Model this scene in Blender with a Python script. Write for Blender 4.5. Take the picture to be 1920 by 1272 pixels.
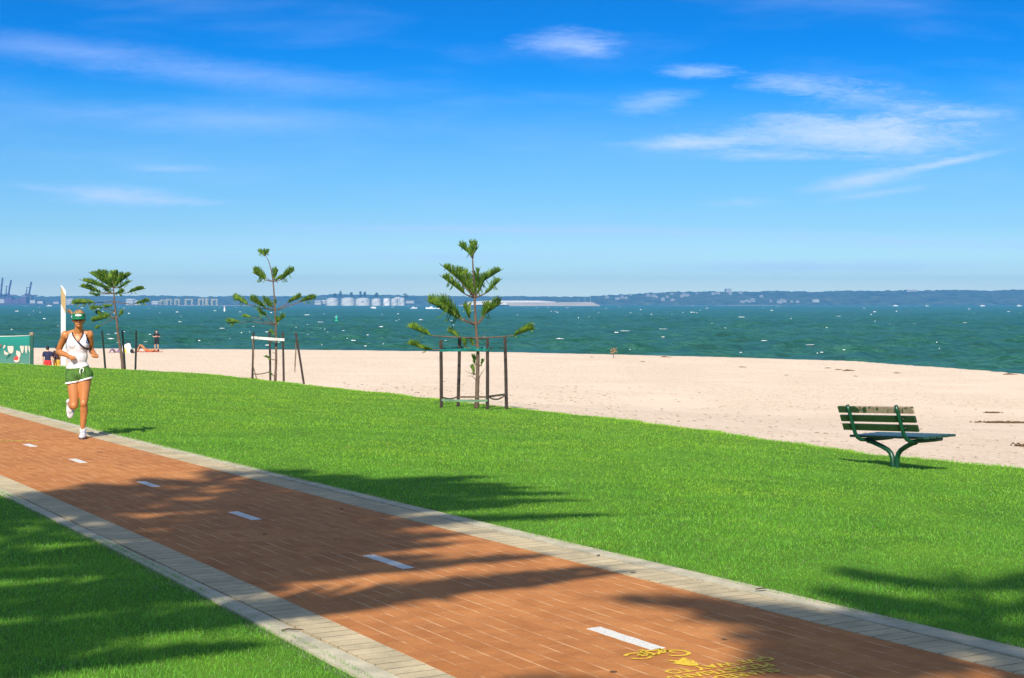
import bpy, bmesh, math, random
import numpy as np
from mathutils import Vector, Matrix, Quaternion, noise
R = math.radians
random.seed(7); rng = np.random.default_rng(7)
for o in list(bpy.data.objects): bpy.data.objects.remove(o)
S = bpy.context.scene
C = S.collection

# ------------------------------------------------------------------ camera
F = 3000.0; CX = 960.0; HY = 569.0; CAMH = 1.7        # focal length in px of a 1920 px wide picture, horizon row, eye height
cam = bpy.data.objects.new('camera', bpy.data.cameras.new('camera')); C.objects.link(cam)
cam.location = (0, 0, CAMH); cam.rotation_euler = (R(90), 0, 0)
cam.data.sensor_width = 36; cam.data.sensor_fit = 'HORIZONTAL'; cam.data.lens = 36*F/1920
cam.data.shift_y = -(636-HY)/1920
cam.data.clip_start = 0.1; cam.data.clip_end = 30000
S.camera = cam

# ------------------------------------------------------------------ sun, sky, exposure
SUN_EL = R(36); SUN_D = Vector((0.19, 0.98, 0)).normalized()    # horizontal direction in which shadows fall
HAZE_D = 0.00025
S.view_settings.view_transform = 'Standard'; S.view_settings.look = 'None'
S.view_settings.exposure = 0.65; S.view_settings.gamma = 1
sl = bpy.data.lights.new('sun', 'SUN'); sl.energy = 4.2; sl.angle = R(0.45); sl.color = (1.0, 0.92, 0.79)
sun = bpy.data.objects.new('sun', sl); C.objects.link(sun)
tosun = Vector((-SUN_D.x*math.cos(SUN_EL), -SUN_D.y*math.cos(SUN_EL), math.sin(SUN_EL)))
sun.rotation_euler = tosun.to_track_quat('Z', 'Y').to_euler()

W = bpy.data.worlds.new('World'); S.world = W; W.use_nodes = True
nt = W.node_tree; N = nt.nodes; L = nt.links
bgn = N['Background']; bgn.inputs['Strength'].default_value = 0.1
def wn(t, **kw):
    n = N.new(t)
    for k, v in kw.items(): setattr(n, k, v)
    return n
def wm(op, a, b=None, c=None, clamp=False):
    n = N.new('ShaderNodeMath'); n.operation = op; n.use_clamp = clamp
    for i, v in enumerate((a, b, c)):
        if v is None: continue
        if isinstance(v, (int, float)): n.inputs[i].default_value = v
        else: L.new(v, n.inputs[i])
    return n.outputs[0]
sky = wn('ShaderNodeTexSky', sky_type='NISHITA', sun_disc=False, sun_elevation=SUN_EL, altitude=0, air_density=1.0, dust_density=0.3, ozone_density=3.0)
sky.sun_rotation = math.atan2(tosun.x, tosun.y)
tc = wn('ShaderNodeTexCoord'); sep = wn('ShaderNodeSeparateXYZ'); L.new(tc.outputs['Generated'], sep.inputs[0])
dx, dy, dz = sep.outputs
el = wm('DIVIDE', dz, wm('POWER', wm('ADD', wm('MULTIPLY', dx, dx), wm('MULTIPLY', dy, dy)), 0.5))
# colour of the clear sky by height above the horizon (tint over the physical sky)
rp = wn('ShaderNodeValToRGB'); L.new(wm('MULTIPLY', el, 2.5), rp.inputs[0])
cr = rp.color_ramp
SKYR = [(0.0, (1.10, 1.26, 1.28)), (0.024, (0.98, 1.14, 1.20)), (0.057, (0.64, 0.88, 1.09)), (0.116, (0.38, 0.613, 0.879)), (0.166, (0.283, 0.54, 0.826)), (0.224, (0.216, 0.493, 0.797)), (0.274, (0.153, 0.448, 0.792)), (0.316, (0.06, 0.396, 0.793)), (0.349, (0.015, 0.349, 0.79)), (0.399, (0.0, 0.311, 0.755)), (0.473, (0.0, 0.287, 0.696)), (0.62, (0.10, 0.36, 0.72)), (1.0, (1.3, 1.08, 0.9))]
cr.elements[0].position = 0; cr.elements[0].color = (*SKYR[0][1], 1)
cr.elements[1].position = 1; cr.elements[1].color = (*SKYR[-1][1], 1)
for p_, c_ in SKYR[1:-1]:
    e = cr.elements.new(p_); e.color = (*c_, 1)
mx = wn('ShaderNodeMix', data_type='RGBA', blend_type='MULTIPLY'); mx.inputs[0].default_value = 1
L.new(sky.outputs[0], mx.inputs[6]); L.new(rp.outputs[0], mx.inputs[7])
# cirrus: wisps in the direction sphere
az = wm('DIVIDE', dx, wm('MAXIMUM', dy, 0.05)); elv = wm('DIVIDE', dz, wm('MAXIMUM', dy, 0.05))
front = wm('GREATER_THAN', dy, 0.1)
cmb = wn('ShaderNodeCombineXYZ'); L.new(az, cmb.inputs[0]); L.new(elv, cmb.inputs[1])
def wnoise(scale, sx, sy, rot, detail=6, rough=0.6, dist=0.0):
    m = wn('ShaderNodeMapping'); L.new(cmb.outputs[0], m.inputs[0])
    m.inputs['Rotation'].default_value = (0, 0, rot); m.inputs['Scale'].default_value = (sx, sy, 1)
    n = wn('ShaderNodeTexNoise'); L.new(m.outputs[0], n.inputs['Vector'])
    n.inputs['Scale'].default_value = scale; n.inputs['Detail'].default_value = detail
    n.inputs['Roughness'].default_value = rough; n.inputs['Distortion'].default_value = dist
    return n.outputs[0]
nA = wnoise(14, 1.0, 5.0, -0.10, 8, 0.62, 0.6)
nB = wnoise(60, 1.0, 4.0, -0.06, 6, 0.65, 1.0)
nC = wnoise(5, 1.0, 6.0, 0.03, 6, 0.55, 0.3)
nW = wnoise(9, 1.0, 2.0, 0.0, 4, 0.6, 0.0)
nD = wnoise(150, 1.0, 5.0, -0.12, 4, 0.6, 0.8)
wisp = wm('ADD', wm('MULTIPLY', nA, 0.52), wm('ADD', wm('MULTIPLY', nB, 0.33), wm('MULTIPLY', nD, 0.15)))
# (centre px, centre py, half length px, half height px, slope, strength, noise weight)
CL = [(1065, 80, 118, 34, 0.00, 0.62, 0.8), (1110, 96, 60, 20, 0.1, 0.4, 0.9), (1310, 134, 100, 20, 0.00, 0.60, 0.9), (1500, 158, 160, 30, 0.10, 0.62, 1.0),
      (1225, 192, 105, 30, -0.20, 0.45, 1.1), (1660, 195, 200, 42, 0.12, 0.55, 1.2), (1820, 213, 130, 24, 0.02, 0.55, 1.2),
      (1300, 268, 190, 22, -0.03, 0.95, 0.8), (1560, 258, 320, 44, 0.00, 1.0, 0.9), (1690, 256, 160, 62, 0.05, 0.9, 1.0), (1520, 228, 130, 22, 0.0, 0.6, 1.1),
      (1440, 292, 150, 14, 0.0, 0.55, 1.0), (1620, 337, 140, 22, -0.16, 0.95, 0.7), (1775, 305, 150, 10, -0.20, 0.85, 0.6), (1640, 364, 150, 10, -0.13, 0.5, 0.9),
      (1390, 380, 110, 14, -0.03, 0.42, 1.1), (100, 92, 420, 40, 0.10, 0.34, 0.5), (420, 140, 380, 38, 0.08, 0.34, 0.6),
      (450, 225, 440, 40, 0.02, 0.36, 0.6), (215, 366, 200, 26, 0.06, 0.85, 0.9), (330, 378, 130, 11, 0.03, 0.6, 0.9), (60, 352, 90, 14, 0.12, 0.4, 1.0),
      (320, 316, 110, 10, 0.0, 0.35, 1.0), (1000, 432, 800, 16, 0.01, 0.55, 0.8), (1750, 455, 480, 16, 0.03, 0.5, 0.9), (300, 455, 500, 16, 0.0, 0.3, 0.9), (800, 482, 600, 16, 0.0, 0.42, 0.9), (1500, 500, 600, 20, -0.01, 0.42, 0.8)]
tot = None
for (px, py, hl, hh, sl_, st, nw) in CL:
    a0 = (px-CX)/F; e0 = (HY-py)/F; ang = math.atan(-sl_)
    ca, sa = math.cos(ang), math.sin(ang)
    A = wm('SUBTRACT', az, a0); B = wm('SUBTRACT', elv, e0)
    U = wm('ADD', wm('MULTIPLY', A, ca*F/hl), wm('MULTIPLY', B, sa*F/hl))
    V = wm('ADD', wm('MULTIPLY', B, ca*F/hh), wm('MULTIPLY', A, -sa*F/hh))
    r2 = wm('ADD', wm('MULTIPLY', U, U), wm('MULTIPLY', V, V))
    m = wm('SUBTRACT', 1.0, wm('POWER', r2, 0.5), clamp=False)
    m = wm('ADD', m, wm('MULTIPLY', wm('SUBTRACT', wisp, 0.52), 2.6*nw))
    m = wm('SUBTRACT', m, wm('MULTIPLY', wm('SUBTRACT', r2, 1.0, clamp=True), 0.5))
    mr = wn('ShaderNodeMapRange', interpolation_type='SMOOTHSTEP'); L.new(m, mr.inputs[0])
    mr.inputs[1].default_value = -0.1; mr.inputs[2].default_value = 1.35; mr.inputs[4].default_value = st*(0.85 if px < 700 and py < 300 else 1.0)
    v = mr.outputs[0]
    tot = v if tot is None else wm('SUBTRACT', wm('ADD', tot, v), wm('MULTIPLY', tot, v))
veil = wn('ShaderNodeMapRange', interpolation_type='SMOOTHSTEP'); L.new(nC, veil.inputs[0])
veil.inputs[1].default_value = 0.45; veil.inputs[2].default_value = 0.8; veil.inputs[4].default_value = 0.16
tot = wm('ADD', tot, veil.outputs[0], clamp=True)
tot = wm('MULTIPLY', tot, front)
cm = wn('ShaderNodeMix', data_type='RGBA'); L.new(tot, cm.inputs[0]); L.new(mx.outputs[2], cm.inputs[6])
CLOUD = (4.3, 5.4, 8.6)
cm.inputs[7].default_value = (*CLOUD, 1)
L.new(cm.outputs[2], bgn.inputs['Color'])

# ------------------------------------------------------------------ helpers
def tag(o, label=None, cat=None, group=None, kind=None):
    if label: o['label'] = label
    if cat: o['category'] = cat
    if group: o['group'] = group
    if kind: o['kind'] = kind
    return o
def empty(name, loc, rz=0, label=None, cat=None, group=None):
    o = bpy.data.objects.new(name, None); C.objects.link(o); o.empty_display_size = 0.2
    o.location = loc; o.rotation_euler = (0, 0, rz)
    return tag(o, label, cat, group)
class MB:
    def __init__(s): s.v = []; s.f = []
    def add(s, vs, fs):
        b = len(s.v); s.v += [tuple(v) for v in vs]; s.f += [tuple(i+b for i in f) for f in fs]; return s
    def box(s, c, d, M=None, bev=0):
        hx, hy, hz = d[0]/2, d[1]/2, d[2]/2
        if bev:
            bm = bmesh.new(); bmesh.ops.create_cube(bm, size=1)
            for v in bm.verts: v.co = Vector((v.co.x*d[0], v.co.y*d[1], v.co.z*d[2]))
            bmesh.ops.bevel(bm, geom=bm.edges[:], offset=bev, segments=2, affect='EDGES', profile=0.5)
            vs = [v.co.copy() for v in bm.verts]; fs = [[v.index for v in f.verts] for f in bm.faces]; bm.free()
        else:
            vs = [Vector((x, y, z)) for x in (-hx, hx) for y in (-hy, hy) for z in (-hz, hz)]
            fs = [(0,1,3,2), (4,6,7,5), (0,4,5,1), (2,3,7,6), (0,2,6,4), (1,5,7,3)]
        if M is not None: vs = [M @ v for v in vs]
        return s.add([Vector(c)+v for v in vs], fs)
    def tube(s, pts, rad, n=8, cap=True, flat=1.0):
        pts = [Vector(p) for p in pts]
        if isinstance(rad, (int, float)): rad = [rad]*len(pts)
        vs = []; fs = []; m = len(pts); up = None
        for i, p in enumerate(pts):
            t = (pts[min(i+1, m-1)]-pts[max(i-1, 0)])
            if t.length < 1e-9: t = Vector((0, 0, 1))
            t.normalize()
            if up is None:
                up = Vector((0, 0, 1)) if abs(t.z) < 0.9 else Vector((0, 1, 0))
            a = t.cross(up)
            if a.length < 1e-6: a = t.orthogonal()
            a.normalize(); b = a.cross(t).normalized(); up = b
            for k in range(n):
                th = 2*math.pi*k/n
                vs.append(p + a*math.cos(th)*rad[i] + b*math.sin(th)*rad[i]*flat)
        for i in range(m-1):
            for k in range(n):
                fs.append((i*n+k, i*n+(k+1) % n, (i+1)*n+(k+1) % n, (i+1)*n+k))
        if cap: fs.append(tuple(range(n-1, -1, -1))); fs.append(tuple((m-1)*n+k for k in range(n)))
        return s.add(vs, fs)
    def ell(s, c, r, M=None, nu=16, nv=10):
        vs = []; fs = []
        for j in range(1, nv):
            ph = math.pi*j/nv
            for i in range(nu):
                th = 2*math.pi*i/nu
                vs.append(Vector((r[0]*math.sin(ph)*math.cos(th), r[1]*math.sin(ph)*math.sin(th), r[2]*math.cos(ph))))
        vs.append(Vector((0, 0, r[2]))); vs.append(Vector((0, 0, -r[2])))
        for j in range(nv-2):
            for i in range(nu): fs.append((j*nu+i, (j+1)*nu+i, (j+1)*nu+(i+1) % nu, j*nu+(i+1) % nu))
        t = (nv-1)*nu
        for i in range(nu):
            fs.append((t, i, (i+1) % nu)); fs.append((t+1, (nv-2)*nu+(i+1) % nu, (nv-2)*nu+i))
        if M is not None: vs = [M @ v for v in vs]
        return s.add([Vector(c)+v for v in vs], fs)
    def cap(s, p0, r0, p1, r1, n=14):
        p0 = Vector(p0); p1 = Vector(p1); d = (p1-p0); l = d.length
        if l < 1e-6: return s.ell(p0, (r0,)*3)
        d.normalize(); pts = []; rs = []
        for a in (85, 60, 35, 10): pts.append(p0-d*r0*math.sin(R(a))); rs.append(r0*math.cos(R(a)))
        for k in range(1, 6): pts.append(p0.lerp(p1, k/6)); rs.append(r0+(r1-r0)*k/6)
        for a in (10, 35, 60, 85): pts.append(p1+d*r1*math.sin(R(a))); rs.append(r1*math.cos(R(a)))
        return s.tube(pts, rs, n)
    def poly(s, pts, th, M=None):                 # closed outline in xy extruded along z
        n = len(pts); vs = [Vector((p[0], p[1], 0)) for p in pts]+[Vector((p[0], p[1], th)) for p in pts]
        if M is not None: vs = [M @ v for v in vs]
        fs = [tuple(range(n-1, -1, -1)), tuple(range(n, 2*n))]+[(i, (i+1) % n, (i+1) % n+n, i+n) for i in range(n)]
        return s.add(vs, fs)
    def lathe(s, prof, c=(0, 0, 0), n=24):
        vs = []; fs = []; m = len(prof)
        for r, z in prof:
            for k in range(n): th = 2*math.pi*k/n; vs.append((c[0]+r*math.cos(th), c[1]+r*math.sin(th), c[2]+z))
        for i in range(m-1):
            for k in range(n): fs.append((i*n+k, i*n+(k+1) % n, (i+1)*n+(k+1) % n, (i+1)*n+k))
        fs.append(tuple(range(n-1, -1, -1))); fs.append(tuple((m-1)*n+k for k in range(n)))
        return s.add(vs, fs)
    def build(s, name, mat, parent=None, smooth=False):
        me = bpy.data.meshes.new(name); me.from_pydata(s.v, [], s.f); me.validate(); me.update()
        if smooth: me.polygons.foreach_set('use_smooth', [True]*len(me.polygons))
        o = bpy.data.objects.new(name, me); C.objects.link(o)
        if mat: me.materials.append(mat)
        if parent: o.parent = parent
        return o
def npmesh(name, V, Fq, mat, parent=None, smooth=False, nper=4):
    me = bpy.data.meshes.new(name); V = np.asarray(V, np.float32); Fq = np.asarray(Fq, np.int32)
    me.vertices.add(len(V)); me.vertices.foreach_set('co', V.ravel())
    me.loops.add(Fq.size); me.loops.foreach_set('vertex_index', Fq.ravel())
    me.polygons.add(len(Fq)); me.polygons.foreach_set('loop_start', np.arange(0, Fq.size, nper, dtype=np.int32))
    me.polygons.foreach_set('loop_total', np.full(len(Fq), nper, np.int32))
    if smooth: me.polygons.foreach_set('use_smooth', np.ones(len(Fq), bool))
    me.update(calc_edges=True); me.validate()
    if not smooth: me.shade_flat()
    o = bpy.data.objects.new(name, me); C.objects.link(o)
    if mat: me.materials.append(mat)
    if parent: o.parent = parent
    return o
def grid_faces(nr, nc):
    i = np.arange(nr-1)[:, None]*nc + np.arange(nc-1)[None, :]
    return np.stack([i, i+1, i+nc+1, i+nc], -1).reshape(-1, 4)
def fbm(x, y, sc, seed=0, octv=4):
    r = np.zeros_like(x, dtype=float); a = 1.0; g = np.random.default_rng(seed)
    for o in range(octv):
        for k in range(5):
            th = g.uniform(0, 2*math.pi); f = sc*(2**o)*g.uniform(0.7, 1.4); ph = g.uniform(0, 6.28)
            r += a*np.sin((x*math.cos(th)+y*math.sin(th))*f+ph + 1.3*np.sin((y*math.cos(th)-x*math.sin(th))*f*0.6+ph*2))/5
        a *= 0.55
    return r

# ------------------------------------------------------------------ materials
def mat(name, col, rough=0.7, var=0.0, scale=5.0, bump=0.0, bscale=None, spec=0.4, metal=0.0, col2=None, coord='Object', detail=5, trans=0.0, emis=None):
    m = bpy.data.materials.new(name); m.use_nodes = True; t = m.node_tree; n = t.nodes; l = t.links
    b = n['Principled BSDF']; b.inputs['Base Color'].default_value = (*col, 1); b.inputs['Roughness'].default_value = rough
    b.inputs['Specular IOR Level'].default_value = spec; b.inputs['Metallic'].default_value = metal
    if var > 0 or col2 or bump > 0:
        c = n.new('ShaderNodeTexCoord')
    if var > 0 or col2:
        c2 = col2 if col2 else tuple(max(0, x*(1-var)) for x in col)
        z = n.new('ShaderNodeTexNoise'); z.inputs['Scale'].default_value = scale; z.inputs['Detail'].default_value = detail
        z.inputs['Roughness'].default_value = 0.65
        l.new(c.outputs[coord], z.inputs['Vector'])
        r = n.new('ShaderNodeValToRGB'); r.color_ramp.elements[0].position = 0.35; r.color_ramp.elements[1].position = 0.65
        r.color_ramp.elements[0].color = (*c2, 1); r.color_ramp.elements[1].color = (*col, 1)
        l.new(z.outputs[0], r.inputs[0]); l.new(r.outputs[0], b.inputs['Base Color'])
    if bump > 0:
        z = n.new('ShaderNodeTexNoise'); z.inputs['Scale'].default_value = bscale or scale*4; z.inputs['Detail'].default_value = 5
        l.new(c.outputs[coord], z.inputs['Vector'])
        q = n.new('ShaderNodeBump'); q.inputs['Strength'].default_value = bump; q.inputs['Distance'].default_value = 0.01
        l.new(z.outputs[0], q.inputs['Height']); l.new(q.outputs[0], b.inputs['Normal'])
    return m
class Nodes:
    def __init__(s, name):
        s.m = bpy.data.materials.new(name); s.m.use_nodes = True; s.t = s.m.node_tree
        s.b = s.t.nodes['Principled BSDF']; s.out = s.t.nodes['Material Output']
    def n(s, t, **kw):
        x = s.t.nodes.new(t)
        for k, v in kw.items(): setattr(x, k, v)
        return x
    def l(s, a, b): s.t.links.new(a, b)
    def math(s, op, a, b=None, clamp=False):
        x = s.n('ShaderNodeMath'); x.operation = op; x.use_clamp = clamp
        for i, v in enumerate((a, b)):
            if v is None: continue
            if isinstance(v, (int, float)): x.inputs[i].default_value = v
            else: s.l(v, x.inputs[i])
        return x.outputs[0]
    def noise(s, vec, scale, detail=4, rough=0.6, dist=0, map_scale=None):
        if map_scale:
            mp = s.n('ShaderNodeMapping'); s.l(vec, mp.inputs[0]); mp.inputs['Scale'].default_value = map_scale; vec = mp.outputs[0]
        x = s.n('ShaderNodeTexNoise'); s.l(vec, x.inputs['Vector']); x.inputs['Scale'].default_value = scale
        x.inputs['Detail'].default_value = detail; x.inputs['Roughness'].default_value = rough; x.inputs['Distortion'].default_value = dist
        return x.outputs[0]
    def ramp(s, f, stops):
        r = s.n('ShaderNodeValToRGB'); e = r.color_ramp.elements
        e[0].position, e[0].color = stops[0][0], (*stops[0][1], 1); e[1].position, e[1].color = stops[-1][0], (*stops[-1][1], 1)
        for p, c in stops[1:-1]: q = e.new(p); q.color = (*c, 1)
        s.l(f, r.inputs[0]); return r.outputs[0]
    def mix(s, f, a, b, bt='MIX'):
        x = s.n('ShaderNodeMix', data_type='RGBA', blend_type=bt)
        if isinstance(f, (int, float)): x.inputs[0].default_value = f
        else: s.l(f, x.inputs[0])
        for i, v in ((6, a), (7, b)):
            if isinstance(v, tuple): x.inputs[i].default_value = (*v, 1)
            else: s.l(v, x.inputs[i])
        return x.outputs[2]
    def step(s, v, lo, hi, a=0.0, b=1.0):
        x = s.n('ShaderNodeMapRange', interpolation_type='SMOOTHSTEP'); s.l(v, x.inputs[0])
        x.inputs[1].default_value = lo; x.inputs[2].default_value = hi; x.inputs[3].default_value = a; x.inputs[4].default_value = b
        return x.outputs[0]
    def bump(s, h, strength, dist):
        x = s.n('ShaderNodeBump'); x.inputs['Strength'].default_value = strength; x.inputs['Distance'].default_value = dist
        s.l(h, x.inputs['Height']); return x.outputs[0]

# ------------------------------------------------------------------ ground geometry in path coordinates (t along the path, u across it)
pl = math.hypot(1720, F); PX, PY = -1720/pl, F/pl; NX, NY = F/pl, 1720/pl
def tu(x, y): return x*PX+y*PY, x*NX+y*NY
def xy(t, u): return t*PX+u*NX, t*PY+u*NY
def flat(px, py, H=CAMH):
    Y = H*F/(py-HY); return (px-CX)/F*Y, Y
def at(px, py, Y): return Vector(((px-CX)/F*Y, Y, CAMH-(py-HY)/F*Y))
def fitline(pts, deg=2):
    a = np.array([tu(*flat(*p)) for p in pts]); t = a[:, 0]; u = a[:, 1]
    w = np.ones(len(t)); c = np.polyfit(t, u, deg, w=w); t0, t1 = t.min(), t.max(); d = np.polyder(c)
    def f(q):
        q = np.asarray(q, float); qc = np.clip(q, t0, t1)
        return np.polyval(c, qc) + np.where(q < t0, (q-t0)*np.polyval(d, t0)*0.6, 0) + np.where(q > t1, (q-t1)*np.polyval(d, t1)*0.2, 0)
    return f
E_no = fitline([(0,924),(73,957),(190,1017),(313.5,1075),(467,1155),(547,1199),(660,1257)])
E_nc = fitline([(22,925.6),(120,969),(204,1017),(303,1060),(437,1126),(496,1152),(590.6,1190),(667,1232)], 1)
E_nb = fitline([(0,891),(138.5,949),(219,984),(372,1053),(547,1131.6),(634,1173.5),(779,1234),(851.7,1269.6)])
E_fb = fitline([(0,773.7),(143,812.6),(184,823),(360,870),(474,900),(686,956),(876,1002),(1100,1059),(1129,1065),(1267,1102),(1320,1113),(1569,1180),(1672,1206),(1860,1252),(1920,1269)])
E_fc = fitline([(0,766),(437.5,874.6),(1115.6,1042),(1192,1060.6),(1260,1077.5),(1475,1130),(1565,1150.6),(1634,1167.5),(1722,1188),(1832,1216),(1916,1235)])
E_fo = fitline([(0,762),(102,789),(225,818.7),(360,852.4),(528,892.8),(678,927.7),(816,959),(938,990),(1100,1032),(1185,1047.5),(1320,1079),(1531,1130),(1606,1149),(1760,1190),(1804,1195.6),(1920,1214)])
def sstep(x): x = np.clip(x, 0, 1); return x*x*(3-2*x)
def z_lawn(x, y):
    x = np.asarray(x, float); y = np.asarray(y, float)
    t, u = tu(x, y)
    s = np.clip((u-5.9)/11.3, 0, 2.2)
    z = -0.57*s**1.15 - 0.0032*np.clip(t-20, 0, 200)*np.clip(s, 0, 1)
    z = z + 0.012*fbm(x, y, 0.5, 3, 2)*np.clip((u-6.2)/2, 0, 1)
    z = z + 0.012*fbm(x, y, 0.5, 4, 2)*np.clip((2.7-u)/1.5, 0, 1)
    return z
def hit(px, py):
    H = 1.9
    for _ in range(60):
        x, y = flat(px, py, H); H = 0.6*H+0.4*(CAMH-float(z_lawn(x, y)))
    return x, y
_e = sorted(e for e in [tu(*hit(*p)) for p in [(0,684),(100,687),(190,691),(300,696),(380,701),(480,712),(570,722),(700,736),(820,749),(950,765),(1100,780),(1300,805),(1500,834),(1620,850),(1780,866),(1920,881)]] if e[0] < 50)
_et = np.array([e[0] for e in _e]); _eu = np.array([e[1] for e in _e])
_et = np.concatenate([[-60, 0], _et, [53.4, 54.3, 55.0, 55.5, 56.0, 60, 75, 120, 260]]); _eu = np.concatenate([[17, 17], _eu, [18.3, 17.6, 15.2, 13.5, 11.5, 10.8, 9.2, 7.8, 7.0]])
def u_edge(t): return np.interp(t, _et, _eu) + 0.10*np.sin(np.asarray(t)*1.7)+0.07*np.sin(np.asarray(t)*4.1+1)
WATER = -2.5
_w = np.array([flat(px, py, CAMH-WATER) for px, py in [(0,653.5),(300,655.5),(600,657.5),(960,662),(1200,667.5),(1440,674),(1600,679.5),(1760,691),(1840,697),(1920,704)]])
_wx = np.concatenate([[-900, -120], _w[:, 0], [45, 130, 900]]); _wy = np.concatenate([[400, 160], _w[:, 1], [84, 62, -200]])
def y_shore(x): return np.interp(x, _wx, _wy)
def z_sand(x, y):
    x = np.asarray(x, float); y = np.asarray(y, float)
    t, u = tu(x, y); ue = u_edge(t); v = u-ue
    xe, ye = xy(t, np.minimum(u, ue)); ze = z_lawn(xe, ye)
    Lr = np.interp(t, [0, 20, 40, 68, 120], [48, 42, 26, 9, 8])
    k = sstep(np.clip(v, 0, None)/Lr*0.5+0.0)*0+np.clip(v/Lr, 0, 1); k = 1-(1-k)**1.6
    z = ze-0.05 + (-2.38-ze+0.05)*k
    z = z + 0.02*fbm(x, y, 0.9, 11, 3)*np.clip(v, 0, 1) + 0.05*fbm(x, y, 0.12, 12, 2)*np.clip(v/6, 0, 1)*np.clip((y_shore(x)-y)/12, 0, 1)
    s = y_shore(x)-y
    z = z - 0.12*sstep((2.0-s)/2.0) - np.clip(-s, 0, 60)*0.12
    return z

# ------------------------------------------------------------------ setting materials
def m_lawn():
    q = Nodes('lawn_soil'); c = q.n('ShaderNodeTexCoord').outputs['Object']
    a = q.noise(c, 60, 6, 0.7); b = q.noise(c, 1.1, 4, 0.6)
    col = q.ramp(a, [(0.3, (0.06, 0.15, 0.018)), (0.5, (0.12, 0.28, 0.025)), (0.72, (0.20, 0.36, 0.05))])
    col2 = q.ramp(b, [(0.35, (0.75, 0.80, 0.75)), (0.65, (1.15, 1.1, 1.0))])
    q.l(q.mix(1.0, col, col2, 'MULTIPLY'), q.b.inputs['Base Color']); q.b.inputs['Roughness'].default_value = 0.95
    q.b.inputs['Specular IOR Level'].default_value = 0.1
    q.l(q.bump(a, 0.8, 0.03), q.b.inputs['Normal']); return q.m
def m_grass():
    q = Nodes('grass_blades'); at_ = q.n('ShaderNodeAttribute', attribute_name='bc'); geo = q.n('ShaderNodeNewGeometry')
    c = geo.outputs['Position']
    big = q.noise(c, 0.35, 4, 0.6); med = q.noise(c, 2.5, 4, 0.6)
    base = q.ramp(at_.outputs['Fac'], [(0.0, (0.13, 0.35, 0.024)), (0.35, (0.250, 0.585, 0.040)), (0.65, (0.350, 0.70, 0.062)), (0.88, (0.47, 0.74, 0.14)), (0.95, (0.45, 0.46, 0.18)), (1.0, (0.52, 0.45, 0.26))])
    tint = q.ramp(q.math('ADD', q.math('MULTIPLY', big, 0.5), q.math('MULTIPLY', med, 0.5)), [(0.34, (0.58, 0.78, 0.95)), (0.44, (0.85, 0.93, 1.1)), (0.52, (0.95, 0.97, 1.0)), (0.64, (1.25, 1.05, 0.9))])
    col = q.mix(1.0, base, tint, 'MULTIPLY'); spg = q.n('ShaderNodeSeparateXYZ'); q.l(c, spg.inputs[0])   # lawn tinted cooler close by, yellower with distance
    col = q.mix(1.0, col, q.ramp(q.math('DIVIDE', q.math('ADD', spg.outputs[1], q.math('MULTIPLY', big, 8.0)), 50.0), [(0.24, (0.88, 0.97, 1.15)), (0.40, (1.0, 1.0, 1.0)), (0.75, (1.32, 1.07, 0.95))]), 'MULTIPLY')
    q.l(col, q.b.inputs['Base Color']); q.b.inputs['Roughness'].default_value = 0.55; q.b.inputs['Specular IOR Level'].default_value = 0.25
    tr = q.n('ShaderNodeBsdfTranslucent'); q.l(col, tr.inputs[0])
    ms = q.n('ShaderNodeMixShader'); ms.inputs[0].default_value = 0.5
    q.l(q.b.outputs[0], ms.inputs[1]); q.l(tr.outputs[0], ms.inputs[2]); q.l(ms.outputs[0], q.out.inputs[0]); return q.m
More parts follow.
